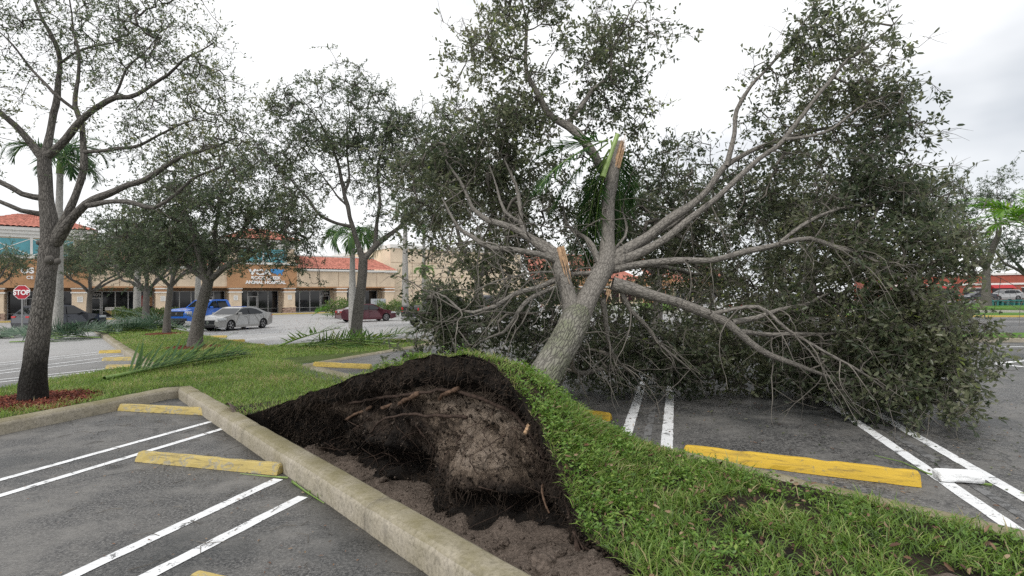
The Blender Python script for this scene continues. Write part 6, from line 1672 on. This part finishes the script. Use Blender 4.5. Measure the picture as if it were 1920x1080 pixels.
# ================================================================== PAINTED LINES
def line(p, q, w, mat='line', label='white painted stall line', lift=.005, group='painted stall lines'):
    p, q = np.asarray(p, float)[:2], np.asarray(q, float)[:2]
    d = q - p; L = np.linalg.norm(d); d /= L; s = np.array([d[1], -d[0]])
    k = max(2, int(L / .12)); V = []; rg = random.Random(int(abs(p[0]) * 977 + abs(p[1]) * 313))
    for i in range(k + 1):
        c = p + d * L * i / k
        for sg in (-1, 1):
            e = c + s * sg * (w / 2 + rg.uniform(-.004, .004))
            V.append((e[0], e[1], zg_xy(*e) + lift))
    F = [(2 * i, 2 * i + 1, 2 * i + 3, 2 * i + 2) for i in range(k)]
    o = link('painted_line', np_mesh('painted_line', V, F), M[mat])
    tag(o, label, 'line', group, 'structure')
# near left stalls
for a, b, lb in [((395, 791), (-60, 917), 'upper'), ((418, 804), (-60, 948), 'lower')]:
    line(G(*a), G(*b), .10, label='white stall line pair nearest the corner wheel stop')
for a, b in [((522, 899), (60, 1115)), ((568, 932), (200, 1120))]:
    line(G(*a), G(*b), .115, label='white stall line pair nearest the camera')
# right lot
for a, b in [((1168, 833), (1212, 700)), ((1249, 850), (1259, 700))]:
    line(G(*a, ZR), G(*b, ZR), .13, label='white stall line pair beside the trunk foot')
line(G(1209, 843, ZR), G(1237, 700, ZR), .09, 'oldline', 'faded grey stripe between the white lines', .004)
for a, b in [((1528, 738), (1980, 1046)), ((1578, 738), (1980, 968))]:
    line(G(*a, ZR), G(*b, ZR), .12, label='white stall line pair running under the foam block')
line(G(1560, 742, ZR), G(1960, 995, ZR), .09, 'oldline', 'faded grey stripe beside the foam block', .004)
line(G(1522, 741, ZR), G(1588, 741, ZR), .1, label='white bar joining the stall lines')
line(G(1845, 651, ZR), G(1960, 650, ZR), .12, label='white line across the right aisle'); line(G(1868, 682, ZR), G(1960, 672, ZR), .14, label='white aisle arrow stroke'); line(G(1868, 683, ZR), G(1960, 692, ZR), .14, label='white aisle arrow stroke')
for y in (598, 606): line(G(1855, y, .1), G(1960, y + 1, .1), .12, label='far white stall line of the right lot')
# left rear lot
for (a, b) in [((262, 662), (-20, 698)), ((265, 668), (-20, 703)), ((300, 681), (-20, 714)), ((300, 684), (-20, 719)), ((235, 655), (-20, 683)), ((240, 658), (-20, 687))]:
    line(G(*a), G(*b), .10, label='white stall line of the lot behind the mulch bed')
# lot with the silver car
for k in range(7):
    c = W(-20.4 - 3.25 * k, 6.9)[:2]
    for o_ in (-.22, .22):
        line(c + E1P * o_, c + E1P * o_ + E1 * 5.2, .10, label='white stall line by the silver sedan')
for k in range(8):
    c = W(-22 - 3.25 * k, 19.5)[:2]; line(c, c + E1 * 5.0, .1, label='white stall line by the maroon saloon')

# ================================================================== WHEEL STOPS
def wheel_stop(label, c, ang, L=1.83, mat='yellow_pale', h=.108, w=.15, seed=1):
    pr = [(-w / 2, 0), (-w / 2 + .012, h * .35), (-w / 2 + .04, h * .93), (-w / 2 + .055, h), (w / 2 - .055, h), (w / 2 - .04, h * .93), (w / 2 - .012, h * .35), (w / 2, 0)]
    st = [(-L / 2, .78), (-L / 2 + .012, .95), (-L / 2 + .03, 1.0)] + [(-L / 2 + .03 + (L - .06) * i / 26, 1.0) for i in range(1, 26)] + [(L / 2 - .03, 1.0), (L / 2 - .012, .95), (L / 2, .78)]
    V, F = [], []
    for x, s in st:
        for (y, z) in pr:
            e = .0025 * mnoise.noise(Vector((x * 6 + seed * 5, y * 20, z * 20)))
            ch = -.012 * max(0, mnoise.noise(Vector((x * 4 + seed * 9, y * 12, z * 14))) - .25) * 3
            V.append((x, (y + e + ch * (1 if y > 0 else -1)) * (1 - (1 - s) * .25), max(0, z * s + (e + ch if z > .02 else 0))))
    k = len(pr)
    for i in range(len(st) - 1):
        for j in range(k - 1): F.append((i * k + j, i * k + j + 1, (i + 1) * k + j + 1, (i + 1) * k + j))
    F.append(tuple(range(k))); F.append(tuple((len(st) - 1) * k + j for j in range(k))[::-1])
    mb = MB(); mb.add(V, F)
    o = mb.build('wheel_stop', M[mat], None)
    c = np.asarray(c, float); o.location = (c[0], c[1], zg_xy(c[0], c[1]) + .004); o.rotation_euler = (0, 0, ang)
    return tag(o, label, 'wheel stop', 'concrete wheel stops')
def stop_px(label, a, b, z=0, off=(0, .09), **kw):
    p, q = G(*a, z)[:2], G(*b, z)[:2]; c = (p + q) / 2; d = q - p
    d /= np.linalg.norm(d); s = np.array([-d[1], d[0]])
    return wheel_stop(label, c + s * .085, math.atan2(d[1], d[0]), float(np.linalg.norm(q - p)), **kw)
stop_px('weathered yellow wheel stop in front of the corner kerb', (218, 771), (388, 780), seed=1)
stop_px('chipped yellow wheel stop between the two stall line pairs', (250, 867), (517, 893), seed=2)
stop_px('yellow wheel stop cut off by the bottom edge', (340, 1117), (700, 1205), seed=3)
stop_px('long deep yellow wheel stop beside the island grass', (1281, 861), (1729, 916), ZR, mat='yellow_deep', seed=4, h=.122)
stop_px('deep yellow wheel stop end behind the turf ridge', (1000, 779), (1143, 791), ZR, mat='yellow_deep', seed=5)
stop_px('yellow wheel stop behind the lifted turf', (585, 692), (692, 697), .12, mat='yellow', seed=6)
stop_px('yellow wheel stop nearest the big lawn frond', (196, 692), (285, 691), seed=7)
stop_px('scarred yellow wheel stop below the palm heap', (190, 677), (262, 676), mat='yellow_pale', seed=8)
stop_px('yellow wheel stop against the palm heap', (184, 663), (256, 661), mat='yellow', seed=9)
for i, (a, b, lb) in enumerate([((377, 634), (424, 633), 'yellow wheel stop under the silver sedan nose'), ((405, 642), (457, 641), 'second yellow wheel stop from the silver sedan'), ((443, 651), (494, 650), 'third yellow wheel stop from the silver sedan'), ((468, 661), (528, 660), 'yellow wheel stop before the open lot, nearest the lawn frond')]):
    stop_px(lb, a, b, mat='yellow', seed=11 + i)

# ================================================================== MULCH BEDS
def mulch(label, ct, cn, r, chips, seed):
    rg = np.random.default_rng(seed)
    V = [W(ct, cn, .225)]; k = 40
    for ring in range(1, 5):
        for i in range(k):
            a = 2 * math.pi * i / k; q = r * ring / 4 * (1 + .14 * math.sin(3 * a + seed) + .07 * math.sin(7 * a))
            V.append(W(ct + math.cos(a) * q * 1.15, cn + math.sin(a) * q, .225 - .045 * (ring / 4) ** 2))
    F3 = [(0, 1 + i, 1 + (i + 1) % k) for i in range(k)]
    F = F3 + [(1 + (rr_ - 1) * k + i, 1 + rr_ * k + i, 1 + rr_ * k + (i + 1) % k, 1 + (rr_ - 1) * k + (i + 1) % k) for rr_ in range(1, 4) for i in range(k)]
    mb = MB(); mb.add(V, F); o = mb.build('mulch_bed', M['mulch'], None, smooth=True); tag(o, label, 'mulch', kind='structure')
    a = rg.uniform(0, 2 * math.pi, chips); q = r * np.sqrt(rg.random(chips)) * 1.04
    C = np.array([W(ct + math.cos(x) * y * 1.15, cn + math.sin(x) * y, .19 + .05 * (1 - (y / r) ** 2)) for x, y in zip(a, q)])
    D = rg.normal(size=(chips, 3)); D[:, 2] *= .4
    Vv, Ff, rp = leaf_arrays(C, D, np.array([0, 0, 1.]) + rg.normal(0, .4, (chips, 3)), rg.uniform(.03, .08, chips), rg.uniform(.012, .025, chips), .3, 4)
    c = link('mulch_chips', np_mesh('mulch_chips', Vv, Ff, tint=rg.random(chips)), M['mulchchip']); tag(c, label + ', loose chips', 'mulch', kind='stuff')
M['mulchchip'] = leafmat('red_mulch_chip', [(0, (.05, .012, .008)), (.6, (.16, .035, .02)), (1, (.27, .09, .05))], .0, .85)
mulch('red wood mulch around the stained oak trunk', -12.35, -.1, .88, 3200, 1)
mulch('red mulch ring under the leaning dark oak', -22.2, 4.1, .9, 900, 2)
mulch('red mulch ring under the slim oak', -32.7, 4.7, .9, 500, 3)

# ================================================================== SMALL THINGS
# stop sign
sp = P(41, 605, 31) * [1, 1, 0]
so = empty('stop_sign', tuple(sp), math.radians(14)); tag(so, 'red octagonal stop sign on a thin post by the dark car', 'sign')
M['signred'] = flat('stop_sign_red', (.42, .012, .03), .4, var=.04); M['galv'] = flat('galvanised_post', (.3, .3, .3), .5, .6)
zs = P(44, 548, 31)[2]
mb = MB(); mb.box(-.03, 0.0, 0, .03, .05, zs + .4); mb.build('post', M['galv'], so)
def octa(r): return [(r * math.cos(math.pi / 8 + k * math.pi / 4), zs + r * math.sin(math.pi / 8 + k * math.pi / 4)) for k in range(8)]
mb = MB(); mb.prism(octa(.43), -.012, -.002); pl = mb.build('border', M['white_sign'], so)
mb = MB(); mb.prism(octa(.405), -.018, -.0125); mb.build('face', M['signred'], so)
lettering('STOP', .39, 0, -.0185, zs - .14, 'white_sign', so, .012, .86)
bpy.context.view_layer.update()
# white foam block
mb = MB(); mb.bbox(-.17, -.075, 0, .17, .075, .085, .022)
bm = bmesh.new(); me = bpy.data.meshes.new('foam_block'); me.from_pydata(mb.v, [], mb.f); bm.from_mesh(me)
bmesh.ops.subdivide_edges(bm, edges=bm.edges[:], cuts=4, use_grid_fill=True)
for v in bm.verts: v.co += Vector((mnoise.noise(v.co * 30), mnoise.noise(v.co * 30 + Vector((5, 0, 0))), mnoise.noise(v.co * 26 + Vector((0, 5, 0))))) * .008
bm.to_mesh(me); bm.free()
M['foam'] = flat('white_foam', (.82, .83, .84), .8, var=.03, scale=40, spec=.2, bmp=.6)
fb = link('foam_block', me, M['foam']); g = G(1797, 903, ZR); fb.location = (g[0], g[1], zg_xy(g[0], g[1]) + .008); fb.rotation_euler = (0, 0, math.radians(-14)); tag(fb, 'white foam block lying between two painted lines', 'foam block')
# green palm leaflet strips on the asphalt
def strip(label, pts, w, mat):
    V = []; pts = [np.asarray(p) for p in pts]
    mb = MB(); mb.tube(pts, np.linspace(w, w * .3, len(pts)), 5); o = mb.build('palm_strip', M[mat], None); tag(o, label, 'palm leaf')
zz = lambda x, y, z: G(x, y, z) + [0, 0, .012]
strip('green palm leaflet lying beside the foam block', [zz(1860, 912, ZR), zz(1800, 903, ZR), zz(1740, 890, ZR), zz(1690, 868, ZR), zz(1640, 856, ZR)], .011, 'rachis')
strip('green palm leaflet below the chipped wheel stop', [zz(540, 898, 0), zz(500, 895, 0), zz(450, 890, 0)], .009, 'rachis_pale')
strip('green stalk against the long mossy kerb', [zz(548, 905, 0), zz(575, 925, 0), zz(608, 946, 0)], .012, 'rachis')
# litter of leaves and twigs over the asphalt
def litter(label, m, fn, smin, smax, mat, seed):
    rg = np.random.default_rng(seed)
    C = np.array([fn(rg) for _ in range(m)]); D = rg.normal(size=(m, 3)); D[:, 2] *= .12
    V, F, rp = leaf_arrays(C + [0, 0, .012], D, np.array([0, 0, 1.]) + rg.normal(0, .3, (m, 3)), rg.uniform(smin, smax, m), rg.uniform(smin, smax, m) * .4, .35, 6)
    tag(link('leaf_litter', np_mesh('leaf_litter', V, F, tint=np.repeat(rg.random(m), 2)), M[mat]), label, 'leaves', kind='stuff')
def near_l(rg):
    t = rg.uniform(-11.5, -1.5); n = 1.9 - abs(rg.normal(0, .9)); return W(t, n, 0)
def lot_l(rg): return W(rg.uniform(-12, -1), rg.uniform(-3, 1.9), 0)
def lot_r(rg):
    t = rg.uniform(-7, 2); n = rg.uniform(5, 11); return W(t, n, ZR)
def lot_f(rg):
    p = np.array([rg.uniform(-20, -2), rg.uniform(30, 60), 0]); return p
litter('small brown leaves gathered along the long kerb', 260, near_l, .015, .04, 'litter', 1)
litter('small leaves scattered over the left stalls', 200, lot_l, .012, .035, 'litter', 2)
litter('torn leaves scattered over the right stalls', 500, lot_r, .02, .055, 'litter', 3)
litter('green leaves scattered under the fallen crown', 500, lambda rg: W(rg.uniform(-8, 0), rg.uniform(6, 11), ZR), .03, .07, 'oakleaf_fallen', 4)
litter('storm leaves strewn over the far lot', 1400, lot_f, .05, .14, 'litter', 5)
rg = np.random.default_rng(8); chn = []
for i in range(170):
    f = lot_r if i % 2 else near_l
    c = f(rg); a = rg.uniform(0, 6.28); L = rg.uniform(.04, .3); z = .006
    p = np.array([c + [0, 0, z], c + [math.cos(a) * L / 2, math.sin(a) * L / 2, z + .008], c + [math.cos(a + .4) * L, math.sin(a + .4) * L, z]])
    chn.append((p, np.array([.003, .0028, .0015]), 4))
V, F, U = tube_arrays(chn); tag(link('twig_litter', np_mesh('twig_litter', V, F), M['bark_twig']), 'small broken twigs scattered over the asphalt', 'twigs', kind='stuff')
# tufts of weed at the kerb foot
rgk = np.random.default_rng(4)
cs = []
for (x, y) in ((505, 860), (560, 905), (580, 925), (600, 935), (415, 770), (430, 800)):
    g = G(x, y, 0); cs.append(g + rgk.normal(0, .03, (26, 3)) * [1, 1, 0])
C = np.concatenate(cs); q = len(C)
o = blades(C, np.tile([0, 0, 1.], (q, 1)), rgk.uniform(.02, .06, q), rgk.uniform(.004, .009, q), rgk.uniform(.3, 1.3, q), rgk.uniform(.4, .9, q), rgk, 'weeds', M['grass']); tag(o, 'tufts of weed growing at the foot of the kerb', 'weeds', kind='stuff')
# hedges and shrubs
def hedge(label, p, q, w, h, n, seed, name='hedge', leaf=.07, mat='hedgeleaf', rough=.12):
    rg = np.random.default_rng(seed)
    p, q = np.asarray(p)[:2], np.asarray(q)[:2]; d = q - p; L = np.linalg.norm(d); d = d / L; s = np.array([d[1], -d[0]])
    o = empty(name, (*((p + q) / 2), 0)); tag(o, label, name); bpy.context.view_layer.update()
    u = rg.random(n) * L; a = rg.uniform(-math.pi / 2, math.pi / 2, n); rr_ = rg.random(n) ** .25
    prof = np.sign(np.sin(a)) * np.abs(np.sin(a)) ** .5 * w / 2 * rr_; z = np.abs(np.cos(a)) ** .5 * h * rr_
    bumpy = np.array([1 + rough * mnoise.noise(Vector((x * 1.3, seed, 0))) * 2 + rough * mnoise.noise(Vector((x * 5, b * 3, seed))) for x, b in zip(u, a)])
    C = np.concatenate([p + d * u[:, None] + s * (prof * bumpy)[:, None], (z * bumpy + .06)[:, None]], 1)
    D = rg.normal(size=(n, 3)) + np.array([0, 0, .4])
    V, F, rp = leaf_arrays(C, D, rg.normal(size=(n, 3)) + [0, 0, .8], leaf * rg.uniform(.7, 1.3, n), leaf * .5 * rg.uniform(.7, 1.3, n), .3, 4)
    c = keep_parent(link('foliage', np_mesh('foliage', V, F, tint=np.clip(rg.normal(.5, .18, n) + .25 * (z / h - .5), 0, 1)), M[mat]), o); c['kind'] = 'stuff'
    ch = []
    for i in range(int(L * 3)):
        b = p + d * rg.random() * L + s * rg.uniform(-.2, .2) * w
        ch.append((np.array([[*b, 0], [b[0] + rg.normal(0, .08), b[1] + rg.normal(0, .08), h * .45], [b[0] + rg.normal(0, .15), b[1] + rg.normal(0, .15), h * .85]]), np.array([.02, .015, .006]), 4))
    V, F, U = tube_arrays(ch); keep_parent(link('stem', np_mesh('stem', V, F), M['bark_twig_dark']), o)['kind'] = 'stuff'
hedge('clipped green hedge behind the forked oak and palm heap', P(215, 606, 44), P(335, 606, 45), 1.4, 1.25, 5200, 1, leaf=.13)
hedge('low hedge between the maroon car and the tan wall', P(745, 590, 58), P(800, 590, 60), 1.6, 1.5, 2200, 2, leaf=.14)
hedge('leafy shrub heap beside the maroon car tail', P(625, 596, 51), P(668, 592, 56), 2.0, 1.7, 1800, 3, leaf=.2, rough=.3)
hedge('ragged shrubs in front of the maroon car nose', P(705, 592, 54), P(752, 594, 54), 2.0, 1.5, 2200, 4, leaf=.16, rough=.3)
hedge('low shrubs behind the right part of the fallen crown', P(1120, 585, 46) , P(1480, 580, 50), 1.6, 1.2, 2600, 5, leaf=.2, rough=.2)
# electrical cabinets by the last column
M['cabinet'] = flat('grey_cabinet', (.40, .42, .44), .5, .2)
for i, (x, lb) in enumerate(((703, 'grey utility cabinet nearer the open oak'), (716, 'grey utility cabinet nearer the last column'))):
    g = P(x, 588, 66); mb = MB(); mb.bbox(-.4, -.3, 0, .4, .3, 1.75, .02); o = mb.build('utility_cabinet', M['cabinet'], None); o.location = (g[0], g[1], .1); o.rotation_euler = (0, 0, FA); tag(o, lb, 'cabinet')
# concrete walk and grass bands of the far right lot
def band(name, pts, z, mat, label, cat):
    V = [(*(p[:2]), z) for p in pts]; mb = MB(); n = len(V); V2 = [(x, y, z - .4) for x, y, z in V]
    mb.add(V + V2, [tuple(range(n))] + [(i, (i + 1) % n, n + (i + 1) % n, n + i) for i in range(n)]); o = mb.build(name, M[mat], None); return tag(o, label, cat, kind='structure')
def gx(x, y): return G(x, y, .2)
M['farlawn'] = flat('far_lawn', (.085, .17, .03), .9, var=.2, scale=1.5, spec=.1)
band('grass_strip', [gx(1560, 628), gx(2050, 629), gx(2050, 638), gx(1560, 637)], .30, 'farlawn', 'narrow grass strip across the right lot', 'lawn')
band('kerb', [gx(1560, 637.3), gx(2050, 638.3), gx(2050, 641), gx(1560, 640)], .285, 'kerb', 'kerb edging the narrow grass strip', 'kerb')
band('grass_strip', [gx(1500, 587), gx(2050, 588), gx(2050, 593), gx(1500, 592)], .27, 'farlawn', 'grass strip before the yellow kerb line', 'lawn')
band('kerb', [gx(1500, 592.2), gx(2050, 593.2), gx(2050, 594.4), gx(1500, 593.6)], .25, 'yellow', 'yellow painted kerb of the far grass strip', 'kerb')
band('grass_strip', [gx(1200, 569), gx(2050, 571), gx(2050, 581), gx(1200, 579)], .30, 'farlawn', 'grass verge around the far oak trunk', 'lawn')
band('concrete_path', [gx(1200, 582), gx(2050, 583), gx(2050, 586), gx(1200, 585)], .26, 'concrete', 'pale concrete path between the grass strips', 'path')
# teal barriers on the verge
M['tealpaint'] = flat('teal_paint', (.03, .15, .15), .6, var=.1)
for i, (x, lb) in enumerate(((1872, 'low teal bench on the verge by the far oak'), (1912, 'low teal bench at the right picture edge'))):
    g = P(x, 574, 56); o = empty('bench', (g[0], g[1], .3), math.radians(4)); tag(o, lb, 'bench')
    mb = MB(); mb.bbox(-1.0, -.25, .42, 1.0, .25, .58, .02); mb.build('seat', M['tealpaint'], o)
    for k in range(4):
        mb = MB(); mb.box(-.95 + k * .56, -.22, 0, -.73 + k * .56, .22, .418); mb.build('leg', M['tealpaint'], o)
    mb = MB(); mb.box(-1.0, .2, .0, 1.0, .26, .15); mb.build('rail', M['tealpaint'], o)
